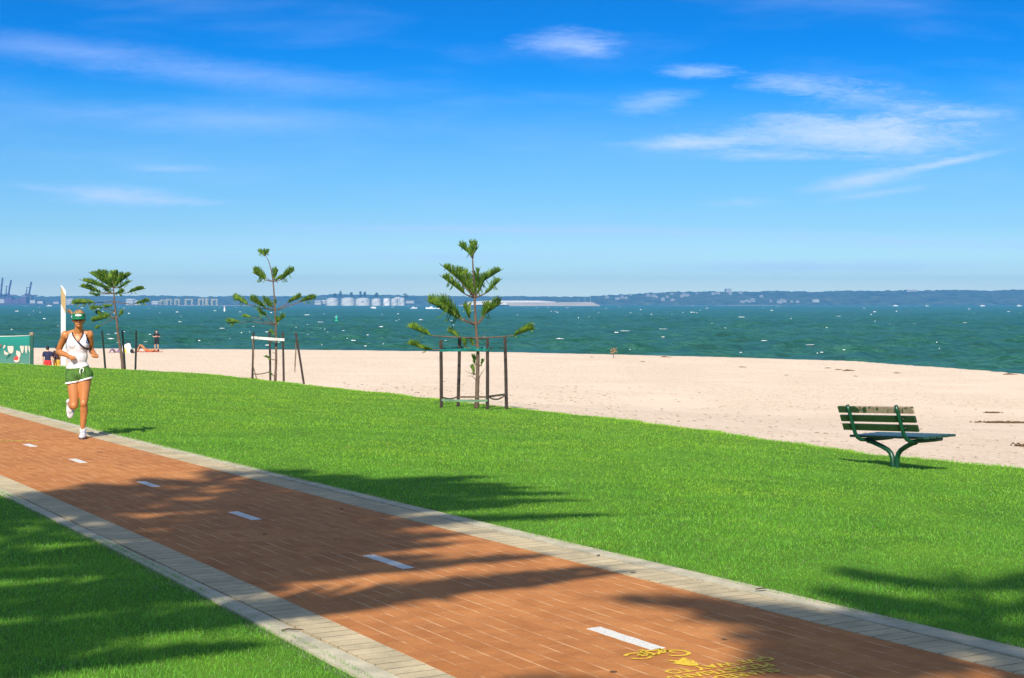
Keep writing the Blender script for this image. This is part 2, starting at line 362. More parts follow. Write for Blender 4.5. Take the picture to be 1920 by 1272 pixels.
def m_brick():
    q = Nodes('brick_paving'); uv = q.n('ShaderNodeUVMap').outputs[0]; ob = q.n('ShaderNodeTexCoord').outputs['Object']
    br = q.n('ShaderNodeTexBrick', offset=0.5, squash=1.0); q.l(uv, br.inputs['Vector'])
    br.inputs['Scale'].default_value = 1; br.inputs['Brick Width'].default_value = 0.23; br.inputs['Row Height'].default_value = 0.114
    br.inputs['Mortar Size'].default_value = 0.0045; br.inputs['Mortar Smooth'].default_value = 0.25
    br.inputs['Color1'].default_value = (0, 0, 0, 1); br.inputs['Color2'].default_value = (1, 1, 1, 1); br.inputs['Mortar'].default_value = (0.5, 0.5, 0.5, 1); br.inputs['Bias'].default_value = 0
    sp = q.n('ShaderNodeSeparateXYZ'); q.l(uv, sp.inputs[0])
    # the long joints (along the path) hold more pale sand than the short ones
    fr = q.math('FRACT', q.math('DIVIDE', sp.outputs[1], 0.114)); dd = q.math('MINIMUM', fr, q.math('SUBTRACT', 1.0, fr))
    rowj = q.step(dd, 0.03, 0.07, 1.0, 0.0)
    fine = q.noise(ob, 90, 5, 0.7); med = q.noise(ob, 6, 5, 0.6); big = q.noise(ob, 0.7, 4, 0.6)
    per = q.noise(q.math('FLOOR', q.math('DIVIDE', sp.outputs[1], 0.114)), 37.3, 2)
    base = q.ramp(br.outputs['Color'], [(0.0, (0.45, 0.174, 0.050)), (0.5, (0.49, 0.194, 0.058)), (1.0, (0.52, 0.216, 0.068))])
    base = q.mix(1.0, base, q.ramp(fine, [(0.3, (0.78, 0.78, 0.78)), (0.7, (1.2, 1.2, 1.2))]), 'MULTIPLY')
    base = q.mix(1.0, base, q.ramp(q.math('ADD', q.math('MULTIPLY', med, 0.5), q.math('MULTIPLY', big, 0.5)), [(0.35, (0.80, 0.76, 0.74)), (0.65, (1.12, 1.14, 1.15))]), 'MULTIPLY')
    jn = q.step(q.noise(ob, 3.2, 5, 0.7), 0.36, 0.62)
    jcol = q.mix(jn, (0.32, 0.125, 0.05), (0.72, 0.44, 0.22))
    long_ = q.math('MULTIPLY', rowj, q.math('ADD', 0.36, q.math('MULTIPLY', jn, 0.34)))
    short_ = q.math('MULTIPLY', br.outputs['Fac'], q.math('ADD', 0.25, q.math('MULTIPLY', q.step(q.noise(ob, 7, 3, 0.6), 0.4, 0.65), 0.35)))
    col = q.mix(short_, base, jcol)
    col = q.mix(long_, col, jcol)
    st = q.step(q.noise(ob, 1.6, 6, 0.7), 0.56, 0.72); col = q.mix(q.math('MULTIPLY', st, 0.25), col, (0.24, 0.12, 0.07))
    q.l(col, q.b.inputs['Base Color']); q.b.inputs['Roughness'].default_value = 0.85; q.b.inputs['Specular IOR Level'].default_value = 0.2
    h = q.math('SUBTRACT', q.math('MULTIPLY', fine, 0.25), br.outputs['Fac'])
    q.l(q.bump(h, 0.5, 0.004), q.b.inputs['Normal']); return q.m
def m_header():
    q = Nodes('cream_pavers'); uv = q.n('ShaderNodeUVMap').outputs[0]; ob = q.n('ShaderNodeTexCoord').outputs['Object']
    sp = q.n('ShaderNodeSeparateXYZ'); q.l(uv, sp.inputs[0])
    fr = q.math('FRACT', q.math('DIVIDE', sp.outputs[0], 0.114)); dd = q.math('MINIMUM', fr, q.math('SUBTRACT', 1.0, fr))
    j = q.math('MULTIPLY', q.step(dd, 0.02, 0.07, 1.0, 0.0), q.step(q.noise(ob, 5, 4), 0.35, 0.6, 0.25, 0.85))
    fine = q.noise(ob, 110, 5, 0.7); med = q.noise(ob, 3, 5, 0.65)
    pr = q.n('ShaderNodeTexWhiteNoise', noise_dimensions='1D'); q.l(q.math('FLOOR', q.math('DIVIDE', sp.outputs[0], 0.114)), pr.inputs['W'])
    base = q.ramp(pr.outputs[0], [(0.0, (0.50, 0.415, 0.265)), (1.0, (0.57, 0.475, 0.305))])
    base = q.mix(1.0, base, q.ramp(fine, [(0.3, (0.8, 0.8, 0.8)), (0.7, (1.18, 1.18, 1.18))]), 'MULTIPLY')
    base = q.mix(1.0, base, q.ramp(med, [(0.3, (0.72, 0.74, 0.74)), (0.6, (1.08, 1.06, 1.04))]), 'MULTIPLY')
    col = q.mix(j, base, (0.12, 0.10, 0.07))
    q.l(col, q.b.inputs['Base Color']); q.b.inputs['Roughness'].default_value = 0.9; q.b.inputs['Specular IOR Level'].default_value = 0.2
    q.l(q.bump(q.math('SUBTRACT', q.math('MULTIPLY', fine, 0.3), j), 0.5, 0.004), q.b.inputs['Normal']); return q.m
def m_sand():
    q = Nodes('beach_sand'); ob = q.n('ShaderNodeTexCoord').outputs['Object']
    fine = q.noise(ob, 16, 7, 0.8); foot = q.noise(ob, 2.2, 4, 0.6, 0.4); big = q.noise(ob, 0.15, 4, 0.6)
    deb = q.noise(ob, 7, 6, 0.8, 0.5); zone = q.noise(ob, 0.22, 4, 0.55)
    col = q.ramp(big, [(0.3, (0.80, 0.64, 0.49)), (0.7, (0.85, 0.69, 0.54))])
    col = q.mix(1.0, col, q.ramp(fine, [(0.32, (0.74, 0.70, 0.63)), (0.50, (1.0, 1.0, 1.0))]), 'MULTIPLY')
    d = q.math('MULTIPLY', q.step(deb, 0.535, 0.60), q.step(zone, 0.36, 0.52))
    col = q.mix(q.math('MULTIPLY', d, 0.85), col, (0.36, 0.24, 0.12))
    sp = q.n('ShaderNodeSeparateXYZ'); q.l(ob, sp.inputs[0])
    wet = q.step(sp.outputs[2], -2.52, -2.43, 1.0, 0.0)
    col = q.mix(wet, col, (0.22, 0.17, 0.11))
    q.l(col, q.b.inputs['Base Color']); q.b.inputs['Roughness'].default_value = 0.95; q.b.inputs['Specular IOR Level'].default_value = 0.15
    h = q.math('ADD', q.math('MULTIPLY', foot, 1.0), q.math('MULTIPLY', fine, 0.25))
    q.l(q.bump(h, 0.8, 0.13), q.b.inputs['Normal']); return q.m
def m_water():
    q = Nodes('sea_water'); ob = q.n('ShaderNodeTexCoord').outputs['Object']
    a = q.noise(ob, 0.9, 5, 0.65, 0.3, (0.6, 1.0, 1.0)); b = q.noise(ob, 0.12, 4, 0.6, 0.4, (0.45, 1.0, 1.0)); c_ = q.noise(ob, 0.012, 3, 0.5, 0.0, (0.5, 1.0, 1.0))
    r = q.noise(ob, 5.0, 4, 0.6, 0.2, (0.6, 1, 1)); fn = q.noise(ob, 2.6, 5, 0.7, 0.3, (0.55, 0.6, 1))
    col = q.ramp(q.math('ADD', q.math('MULTIPLY', a, 0.34), q.math('ADD', q.math('MULTIPLY', b, 0.20), q.math('ADD', q.math('MULTIPLY', c_, 0.12), q.math('MULTIPLY', fn, 0.34)))), [(0.38, (0.008, 0.066, 0.040)), (0.5, (0.020, 0.142, 0.088)), (0.60, (0.060, 0.225, 0.160))])
    sp = q.n('ShaderNodeSeparateXYZ'); q.l(ob, sp.inputs[0])
    q.l(col, q.b.inputs['Base Color']); q.b.inputs['Roughness'].default_value = 0.32; q.b.inputs['IOR'].default_value = 1.33
    q.b.inputs['Specular IOR Level'].default_value = 0.16
    h = q.math('ADD', q.math('MULTIPLY', a, 1.0), q.math('ADD', q.math('MULTIPLY', r, 0.6), q.math('MULTIPLY', b, 2.0)))
    q.l(q.bump(h, 1.0, 0.9), q.b.inputs['Normal']); return q.m
M_LAWN, M_GRASS, M_BRICK, M_HEAD, M_SAND, M_WATER = m_lawn(), m_grass(), m_brick(), m_header(), m_sand(), m_water()
M_CONC = mat('old_concrete', (0.58, 0.52, 0.38), 0.95, col2=(0.40, 0.37, 0.26), scale=6, bump=0.5, bscale=60)
M_PAINT = None

# ------------------------------------------------------------------ lawn, path, kerbs
def strip(name, m, ts, fa, fb, z0, uvs=True, edge=None):
    """a sheet with real thickness between two lines u=fa(t), u=fb(t)"""
    a, b = fa(ts), fb(ts); n = len(ts)
    xa, ya = xy(ts, a); xb, yb = xy(ts, b); z = np.full(n, z0)
    V = np.concatenate([np.stack([xa, ya, z-0.06], 1), np.stack([xa, ya, z], 1), np.stack([xb, yb, z], 1), np.stack([xb, yb, z-0.06], 1)])
    i = np.arange(n-1); Fq = np.concatenate([np.stack([k*n+i, (k+1)*n+i, (k+1)*n+i+1, k*n+i+1], 1) for k in range(3)])
    o = npmesh(name, V, Fq, m); me = o.data
    mid = a if edge is None else edge(ts)
    U = np.concatenate([ts, ts, ts, ts]); Vv = np.concatenate([a-mid, a-mid, b-mid, b-mid])
    li = np.empty(len(me.loops), np.int32); me.loops.foreach_get('vertex_index', li)
    uvl = me.uv_layers.new(name='UVMap'); uvl.data.foreach_set('uv', np.stack([U[li], Vv[li]], 1).astype(np.float32).ravel())
    return o
TS = np.concatenate([np.arange(-40, 0, 1.0), np.arange(0, 35, 0.2), np.arange(35, 160, 1.5)])
tag(strip('brick_path', M_BRICK, TS, E_nb, E_fb, 0.0, edge=E_nb), kind='structure')
hw = lambda t: 0.012+0.006*np.sin(np.asarray(t)*3.1)*np.sin(np.asarray(t)*0.7)
e1 = lambda t: E_nc(t)+hw(t); e2 = lambda t: E_fc(t)-hw(t)
tag(strip('cream_paver_border', M_HEAD, TS, e1, lambda t: E_nb(t)-0.004, 0.003), kind='structure')
tag(strip('cream_paver_border', M_HEAD, TS, lambda t: E_fb(t)+0.004, e2, 0.003), kind='structure')
wob = lambda t, s: 0.02*np.sin(np.asarray(t)*2.3+s)+0.015*np.sin(np.asarray(t)*6.1+2*s)
tag(strip('concrete_kerb', M_CONC, TS, lambda t: E_no(t)-0.03, lambda t: E_nc(t)-hw(t), 0.006), kind='structure')
tag(strip('concrete_kerb', M_CONC, TS, lambda t: E_fc(t)+hw(t), lambda t: E_fo(t)+0.03, 0.006), kind='structure')

ts = np.concatenate([np.linspace(-150, -12, 40), np.linspace(-11.5, 70, 260), np.linspace(71, 260, 60)])
nu_ = 120
rows = []
for t in ts:
    ue = float(u_edge(t)); no, fo = float(E_no(t)), float(E_fo(t))
    us = np.concatenate([np.linspace(-160, -12, 20), np.linspace(-11, no-0.12, 36), [no-0.04, no+0.02], np.linspace(no+0.05, fo-0.05, 6), [fo-0.02, fo+0.04], np.linspace(fo+0.12, ue, 52), [ue+0.25]])
    rows.append(us)
U_ = np.array(rows); T_ = np.repeat(ts[:, None], U_.shape[1], 1)
X_, Y_ = xy(T_, U_); Z_ = z_lawn(X_, Y_)
inpath = (U_ > E_no(T_)) & (U_ < E_fo(T_)); Z_ = np.where(inpath, -0.045, Z_-0.004)
Z_[:, -1] -= np.where(ts > 30, 0.06, 0.18)
lawn = npmesh('lawn_ground', np.stack([X_, Y_, Z_], -1).reshape(-1, 3), grid_faces(*U_.shape), M_LAWN, smooth=True)
tag(lawn, kind='structure')

def blades(n, y0, y1, s, seed, dens_pow=2):
    g = np.random.default_rng(seed)
    Y = y0*np.exp(g.random(n)*math.log(y1/y0)); X = Y*g.uniform(-s, s, n)
    return X, Y
def build_grass():
    g = np.random.default_rng(5)
    X1, Y1 = blades(700000, 6.6, 75, 0.345, 1); X2, Y2 = blades(300000, 3.2, 60, 0.62, 2)
    k = (np.abs(X2)/Y2 > 0.345) | (Y2 < 6.6); X = np.concatenate([X1, X2[k]]); Y = np.concatenate([Y1, Y2[k]])
    # tufts hiding the edge towards the sand
    te = g.uniform(10, 75, 26000); ue = u_edge(te)+g.normal(0, 0.09, te.size); xe, ye = xy(te, ue); X = np.concatenate([X, xe]); Y = np.concatenate([Y, ye])
    # ragged fringes over the two kerbs
    tk = g.uniform(3, 40, 30000); side = g.random(tk.size) < 0.5
    uk = np.where(side, E_no(tk)-np.abs(g.normal(0, 0.04, tk.size))+0.02, E_fo(tk)+np.abs(g.normal(0, 0.04, tk.size))-0.02); xk, yk = xy(tk, uk)
    X = np.concatenate([X, xk]); Y = np.concatenate([Y, yk])
    t, u = tu(X, Y)
    w1 = 0.05*fbm(t, u*0, 1.3, 21, 3); 
    ok = (u < E_no(t)+w1+0.01) | ((u > E_fo(t)-w1-0.01) & (u < u_edge(t)+0.12+0.2*g.random(u.size)**3))
    X, Y, t, u = X[ok], Y[ok], t[ok], u[ok]; n = len(X)
    Z = z_lawn(X, Y); D = np.hypot(X, Y); Z = np.where((u > E_no(t)) & (u < E_fo(t)), 0.008, Z)
    h = g.uniform(0.012, 0.034, n)*(1+0.35*fbm(X, Y, 1.7, 31, 3)); h = np.clip(h, 0.012, 0.08)
    near = np.minimum(np.abs(u-E_fo(t)), np.abs(u-E_no(t))); h = h*np.where(near < 0.06, 0.8, 1)
    ed = np.abs(u-u_edge(t)) < 0.3; h = np.where(ed, h*g.uniform(0.7, 1.9, n), h)
    wd = 0.0021*np.clip(D/7.5, 1, 14)*g.uniform(0.7, 1.4, n)
    a = g.uniform(0, 2*np.pi, n); lean = np.abs(g.normal(0.85, 0.55, n)); la = g.uniform(0, 2*np.pi, n)
    lx, ly = np.sin(lean)*np.cos(la), np.sin(lean)*np.sin(la); lz = np.cos(lean)
    ax, ay = np.cos(a)*wd/2, np.sin(a)*wd/2
    P = np.stack([X, Y, Z-0.006], 1); A = np.stack([ax, ay, 0*ax], 1)
    mid = P+np.stack([lx*h*0.45, ly*h*0.45, np.maximum(lz, 0.35)*h*0.6], 1)
    tip = P+np.stack([lx*h*1.15, ly*h*1.15, np.maximum(lz, 0.1)*h*1.0], 1)
    V = np.stack([P-A, P+A, mid+A*0.8, mid-A*0.8, tip], 1).reshape(-1, 3)
    b = np.arange(n)*5
    me = bpy.data.meshes.new('grass'); me.vertices.add(len(V)); me.vertices.foreach_set('co', V.astype(np.float32).ravel())
    loops = np.stack([b, b+1, b+2, b+3, b+3, b+2, b+4], 1).astype(np.int32).ravel()
    me.loops.add(loops.size); me.loops.foreach_set('vertex_index', loops)
    ls = np.stack([np.arange(n)*7, np.arange(n)*7+4], 1).astype(np.int32).ravel(); lt = np.tile(np.array([4, 3], np.int32), n)
    me.polygons.add(2*n); me.polygons.foreach_set('loop_start', ls); me.polygons.foreach_set('loop_total', lt)
    me.update(calc_edges=True)
    bc = np.clip(g.beta(2.2, 2.6, n)*0.92 + 0.10*fbm(X, Y, 3.5, 41, 3), 0, 0.90)
    straw = g.random(n) < np.where(near < 0.10, 0.42, 0.022); bc = np.where(straw, g.uniform(0.92, 1.0, n), bc)
    at_ = me.attributes.new('bc', 'FLOAT', 'POINT'); at_.data.foreach_set('value', np.repeat(bc, 5).astype(np.float32))
    o = bpy.data.objects.new('grass', me); C.objects.link(o); me.materials.append(M_GRASS)
    tag(o, kind='stuff', label='short bright green mown grass on both sides of the brick path', cat='grass')
    print('blades', n)
build_grass()

# ------------------------------------------------------------------ beach and sea
xs = np.concatenate([np.linspace(-400, -75, 30), np.linspace(-74, 74, 420), np.linspace(75, 400, 30)])
ys = np.concatenate([np.linspace(-120, 8, 16), 9*np.exp(np.linspace(0, math.log(190/9), 420)), np.linspace(195, 420, 12)])
XX, YY = np.meshgrid(xs, ys); tt, uu = tu(XX, YY); ZZ = z_sand(XX, YY)
ZZ = np.where(uu < u_edge(tt)-0.6, ZZ-1.2, ZZ); ZZ = np.maximum(ZZ, -4.2)
tag(npmesh('beach_sand', np.stack([XX, YY, ZZ], -1).reshape(-1, 3), grid_faces(*XX.shape), M_SAND, smooth=True), kind='structure')

def build_sea():
    yr = 55*np.exp(np.linspace(0, math.log(5200/55), 1150)); s = np.linspace(-0.52, 0.62, 950)
    YG, SG = np.meshgrid(yr, s, indexing='ij'); XG = YG*SG; res = YG*0.0040
    g = np.random.default_rng(9); Z = np.zeros_like(YG)
    for k in range(46):
        lam = 0.9*(14/0.9)**g.random(); th = g.normal(1.57+0.35, 0.55); K = 2*math.pi/lam
        amp = 0.020*lam**0.72*g.uniform(0.6, 1.3)*0.62
        fade = np.clip((lam/res-3)/3, 0, 1)
        ph = K*(XG*math.cos(th)+YG*math.sin(th)) + g.uniform(0, 6.28) + 0.7*np.sin((XG*math.sin(th)-YG*math.cos(th))*K*0.21+g.uniform(0, 6))
        Z += fade*amp*(np.sin(ph)+0.3*np.sin(2*ph))
    sh = YG-y_shore(XG); Z = Z*np.clip(sh/18+0.12, 0, 1)
    Z = np.where(sh < -1.5, -0.25, Z)
    o = npmesh('sea_water', np.stack([XG, YG, Z+WATER], -1).reshape(-1, 3), grid_faces(*YG.shape), M_WATER, smooth=True)
    tag(o, kind='structure')
build_sea()
b = MB(); b.add([(-9000, -300, -3.3), (9000, -300, -3.3), (9000, 5400, -3.3), (-9000, 5400, -3.3)], [(0, 1, 2, 3)])
tag(b.build('deep_water', M_WATER), kind='structure')

M_FOAM = mat('sea_foam', (0.86, 0.90, 0.90), 0.8, var=0.15, scale=3)
def build_caps():
    g = random.Random(3); m = MB()
    def lump(x, y, w, h):
        for j in range(g.randint(2, 4)):
            ox = g.uniform(-0.5, 0.5)*w; ww = w*g.uniform(0.25, 0.6); hh = h*g.uniform(0.4, 1.0)*(1-abs(ox)/w*0.9)
            m.ell((x+ox, y+g.uniform(-0.3, 0.3)*w, WATER+0.20+hh*0.2), (ww, w*0.22, hh), None, 8, 5)
    for i in range(440):
        py = HY+5+118*g.random()**1.55
        px = 1920*g.random()
        if g.random() < (px/1920)**1.5*0.72: continue
        x, y = flat(px, py, CAMH-WATER)
        if y-y_shore(x) < 8: continue
        mpp = y/F; w = g.choice((1.6, 2.2, 3, 4, 6, 10, 14))*0.55*mpp*(0.6+1.6*(py-HY)/118); lump(x, y, w, min(0.30, mpp*g.uniform(0.5, 1.3))+0.015)
    tag(m.build('whitecaps', M_FOAM, smooth=True), kind='stuff', label='small white wave crests scattered over the windy green sea', cat='whitecaps')
build_caps()

# ------------------------------------------------------------------ far shore
M_HILL = mat('wooded_hill', (0.13, 0.15, 0.075), 0.95, col2=(0.008, 0.030, 0.016), scale=0.035, spec=0.1, detail=9)
M_SHORE = mat('far_shore_sand', (0.55, 0.48, 0.38), 0.95, var=0.2, scale=0.02)
def ridge(name, pts, D, depth, m, tree=5.0, seed=0, px0=None, px1=None, zb=WATER-0.4, step=1.3):
    p = np.array(pts, float); px = np.arange(px0 or p[0, 0], (px1 or p[-1, 0]), step); top = np.interp(px, p[:, 0], p[:, 1])
    fr = [0, 0.04, 0.12, 0.25, 0.4, 0.55, 0.7, 0.82, 0.92, 1.0, 1.25, 1.8, 2.4]
    hf = [0, 0.10, 0.22, 0.40, 0.58, 0.72, 0.84, 0.92, 0.97, 1.0, 0.8, 0.3, 0.0]
    V = []
    for k, (a, h) in enumerate(zip(fr, hf)):
        Y = D+depth*a; x = (px-CX)/F*Y; H = CAMH+(HY-top)/F*(D+depth)-zb
        n1 = fbm(x, np.full_like(x, Y), 0.035, seed, 3); n2 = fbm(x*1.0, np.full_like(x, Y*1.7), 0.22, seed+5, 2)
        z = zb+H*h*(1+0.10*n1*min(1, h*3)*(1-h))+tree*(0.5*n2+0.35*n1)*min(1, h*6)
        V.append(np.stack([x, np.full_like(x, Y), z], 1))
    V = np.concatenate(V); o = npmesh(name, V, grid_faces(len(fr), len(px)), m, smooth=True)
    tag(o, kind='structure'); return o
ridge('far_hills', [(-900,556),(-200,556),(0,555.5),(60,556),(130,555.5),(200,555),(300,555),(380,557),(440,554.5),(520,556),(600,554),(640,552),(700,553),(760,554),(860,556),(960,556),(1060,556.5),(1120,556)], 3500, 420, M_HILL, 3.2, 1)
ridge('far_headland', [(1040,572),(1085,561),(1110,556.5),(1150,553.5),(1200,550.5),(1260,548.5),(1330,546.5),(1400,547),(1440,546.5),(1520,547.5),(1580,545.5),(1640,545.5),(1700,545.5),(1760,544.5),(1810,544.5),(1860,545),(1900,544),(1960,546),(2400,547),(2800,553)], 3250, 420, M_HILL, 3.5, 2)
ridge('port_land', [(-500,564),(-100,566),(0,567),(60,567.5),(120,569),(200,570),(300,569.5),(420,570),(560,571),(600,572),(760,572),(800,572.6)], 2900, 160, mat('port_ground', (0.10, 0.10, 0.10), 0.95, col2=(0.03, 0.05, 0.03), scale=0.03), 1.0, 3)
ridge('sand_spit', [(860,573.2),(880,570.5),(900,568.6),(960,567.6),(1040,567),(1095,566.6),(1112,567),(1121,571),(1126,573.2)], 2450, 90, M_SHORE, 0.5, 4, zb=WATER-0.2)
ridge('far_beach', [(1240,573.4),(1250,573.0),(1300,572.6),(1340,573.0),(1345,572.5),(1420,572.3),(1520,573.3)], 3120, 60, M_SHORE, 0.15, 5, zb=WATER-0.2)
ridge('far_beach', [(330,573.4),(336,572.6),(374,572.6),(380,573.2),(400,573),(470,572.8),(480,573.4)], 2840, 30, M_SHORE, 0.15, 6, zb=WATER-0.2)

# haze
hb = MB(); hb.box((0, 2250, 36.0), (9600, 4900, 2*41.3))
hz = bpy.data.materials.new('haze'); hz.use_nodes = True; ht = hz.node_tree; ht.nodes.remove(ht.nodes['Principled BSDF'])
pv = ht.nodes.new('ShaderNodeVolumePrincipled'); pv.inputs['Color'].default_value = (0.13, 0.50, 1.0, 1); pv.inputs['Density'].default_value = HAZE_D; pv.inputs['Anisotropy'].default_value = 0.0
ht.links.new(pv.outputs[0], ht.nodes['Material Output'].inputs['Volume'])
ho = hb.build('haze', hz); tag(ho, kind='stuff', label='thin blue sea haze that fades the far shore', cat='haze')

# ------------------------------------------------------------------ Norfolk pines
M_BARK = mat('pine_bark', (0.16, 0.105, 0.07), 0.9, col2=(0.08, 0.055, 0.04), scale=12, bump=0.6, bscale=40)
def m_needles():
    q = Nodes('pine_needles'); geo = q.n('ShaderNodeNewGeometry'); c = geo.outputs['Position']
    a = q.noise(c, 7, 4, 0.6); b = q.noise(c, 40, 2, 0.5)
    col = q.ramp(q.math('ADD', q.math('MULTIPLY', a, 0.6), q.math('MULTIPLY', b, 0.4)), [(0.36, (0.022, 0.066, 0.012)), (0.5, (0.065, 0.140, 0.014)), (0.60, (0.17, 0.26, 0.02)), (0.70, (0.34, 0.38, 0.04))])
    q.l(col, q.b.inputs['Base Color']); q.b.inputs['Roughness'].default_value = 0.6; q.b.inputs['Specular IOR Level'].default_value = 0.2
    return q.m
M_NEED = m_needles()
def frond_mb(pts, w, seed, n=None, rad=0.0085, fringe=1.0):
    """a feathery frond: branchlets in two ranks curving up from the axis pts"""
    g = random.Random(seed); m = MB(); pts = [Vector(p) for p in pts]
    seg = [(pts[i+1]-pts[i]).length for i in range(len(pts)-1)]; Ltot = sum(seg)
    n = n or max(26, int(Ltot*190))
    def P(s):
        d = s*Ltot
        for i, l in enumerate(seg):
            if d <= l or i == len(seg)-1: return pts[i].lerp(pts[i+1], min(1, d/max(l, 1e-6))), (pts[i+1]-pts[i]).normalized()
            d -= l
    for i in range(n):
        s = (i+g.random())/n; p, t = P(s)
        lat = t.cross(Vector((0, 0, 1)));  lat = lat.normalized() if lat.length > 0.05 else Vector((1, 0, 0))
        upv = lat.cross(t).normalized();  upv = -upv if upv.z < 0 else upv
        env = math.sin(math.pi*min(1, 0.12+s*0.95))**0.6 if s > 0.5 else (0.55+0.45*math.sin(math.pi*s))
        l = w*env*g.uniform(0.82, 1.12); side = (-1 if i % 2 else 1)*g.uniform(0.15, 1.0)
        d1 = (t*g.uniform(0.62, 0.85)+upv*g.uniform(0.25, 0.55)*fringe+lat*side*0.75).normalized()
        if g.random() < 0.05: d1 = (t*0.4-Vector((0, 0, 0.9))+lat*side*0.4).normalized(); l *= 0.7
        d2 = (d1+upv*0.55*fringe+t*0.25).normalized()
        q1 = p+d1*l*0.5; q2 = q1+d2*l*0.5
        m.tube([p, q1, q2], [rad*g.uniform(0.9, 1.3), rad*g.uniform(1.0, 1.4), rad*0.35], 3, False)
    # leading shoot
    p, t = P(1.0); m.tube([p-t*0.02, p+t*0.06], [rad*1.3, rad*0.3], 4, False)
    return m
def pine(base_px, H, trunk, fronds, label, scale, org, r0, seed, dsign):
    bx, by = base_px; X, Y = hit(bx, by); g = random.Random(seed); X0 = Vector((X, Y, float(z_lawn(X, Y))))
    print('pine', X0, 'H', CAMH-X0.z, 'want', H)
    root = empty('norfolk_pine', X0, 0, label, 'tree', 'young pines in a row along the grass edge')
    m_px = Y/F
    def loc(c, dy=0.0):
        ix = org[0]+c[0]/scale; iy = org[1]+c[1]/scale
        return at(ix, iy, Y+dy)-X0
    T = [loc(c) for c in trunk]; T[0] = Vector((T[0].x, 0, -0.05)); n = len(T)
    # smooth the trunk with in-between points
    tp = []; 
    for i in range(n-1):
        for k in range(4): tp.append(T[i].lerp(T[i+1], k/4))
    tp.append(T[-1]); tp = [tp[0]]+[(tp[i-1]+tp[i]*2+tp[i+1])/4 for i in range(1, len(tp)-1)]+[tp[-1]]
    rs = [r0*(1-0.82*(i/(len(tp)-1))**0.8)*(1+0.08*math.sin(i*2.1)) for i in range(len(tp))]
    tm = MB(); tm.tube(tp, rs, 9); tm.build('trunk', M_BARK, root, smooth=True)
    def ontrunk(z):
        return min(tp, key=lambda q: abs(q.z-z))
    for i, (a, b, c, w, f0) in enumerate(fronds):
        A = loc(a); A = ontrunk(A.z); dep = dsign[i % len(dsign)]*((Vector(loc(c))-A).length)*g.uniform(0.25, 0.6)
        Bp = loc(b, dep*0.55) ; Cp = loc(c, dep)
        if abs(a[0]-c[0]) < 2 and abs(a[1]-c[1]) < 2: continue
        ln = [A.lerp(Bp, 0.0), A.lerp(Bp, 0.5)+Vector((0, 0, -0.01)), Bp, Bp.lerp(Cp, 0.5), Cp]
        rb = 0.018 if w else 0.010
        lm = MB(); lm.tube(ln, [rb, rb*0.85, rb*0.7, rb*0.5, rb*0.25], 5)
        br = lm.build('branch', M_BARK, root, smooth=True)
        if w:
            # foliage from fraction f0 of the limb to its tip
            full = [A, Bp, Cp]; s1 = (Bp-A).length; s2 = (Cp-Bp).length; d = f0*(s1+s2)
            if d < s1: fp = [A.lerp(Bp, d/max(s1, 1e-6)), Bp, Cp]
            else: fp = [Bp.lerp(Cp, (d-s1)/max(s2, 1e-6)), Cp]
            frond_mb(fp, w/scale*m_px*1.65, seed*100+i, rad=0.0048*Y/28*1.5).build('foliage', M_NEED, br)
    return root, X0, m_px
T1 = pine((893, 766), 2.2, [(558,1150),(565,1000),(569,790),(553,620),(545,430),(537,270),(531,160),(524,60)], [
  ((532,150),(505,125),(438,75),48,0.1), ((532,150),(540,120),(560,58),48,0.1), ((532,150),(528,110),(510,52),40,0.2),
  ((540,430),(440,310),(318,208),58,0.15), ((540,425),(470,330),(420,222),60,0.1), ((540,430),(470,400),(316,285),50,0.3),
  ((545,420),(560,320),(580,232),50,0.15), ((545,430),(600,320),(730,240),50,0.25), ((548,430),(640,390),(724,308),42,0.35), ((545,425),(590,360),(628,268),45,0.2), ((540,420),(500,330),(470,240),45,0.1),
  ((550,620),(425,570),(220,452),80,0.33), ((550,620),(440,560),(300,450),70,0.35), ((553,625),(510,575),(470,488),52,0.4), ((555,620),(605,550),(724,472),66,0.33), ((555,622),(600,580),(650,470),50,0.4),
  ((560,700),(250,690),(88,630),50,0.62), ((560,702),(810,690),(954,642),52,0.62), ((560,715),(440,700),(368,662),42,0.55), ((560,720),(520,702),(500,690),0,0), ((560,720),(600,700),(632,660),0,0),
  ((560,765),(540,755),(512,725),30,0.3), ((558,770),(480,765),(462,715),28,0.55), ((565,720),(600,715),(640,715),0,0),
  ((565,785),(200,782),(85,742),44,0.62), ((565,895),(545,880),(528,828),30,0.3), ((567,895),(590,890),(608,858),22,0.4),
  ((563,970),(545,950),(518,902),30,0.3), ((563,972),(520,950),(480,928),0,0), ((563,975),(590,950),(612,915),0,0), ((563,975),(530,965),(492,965),0,0)],
  'tallest young pine with upswept tiers behind the four-stake guard with a green strap', 3.636, (740, 440), 0.052, 11, (0.9, -0.8, 0.3, -0.3, 1, -1, 0.5))
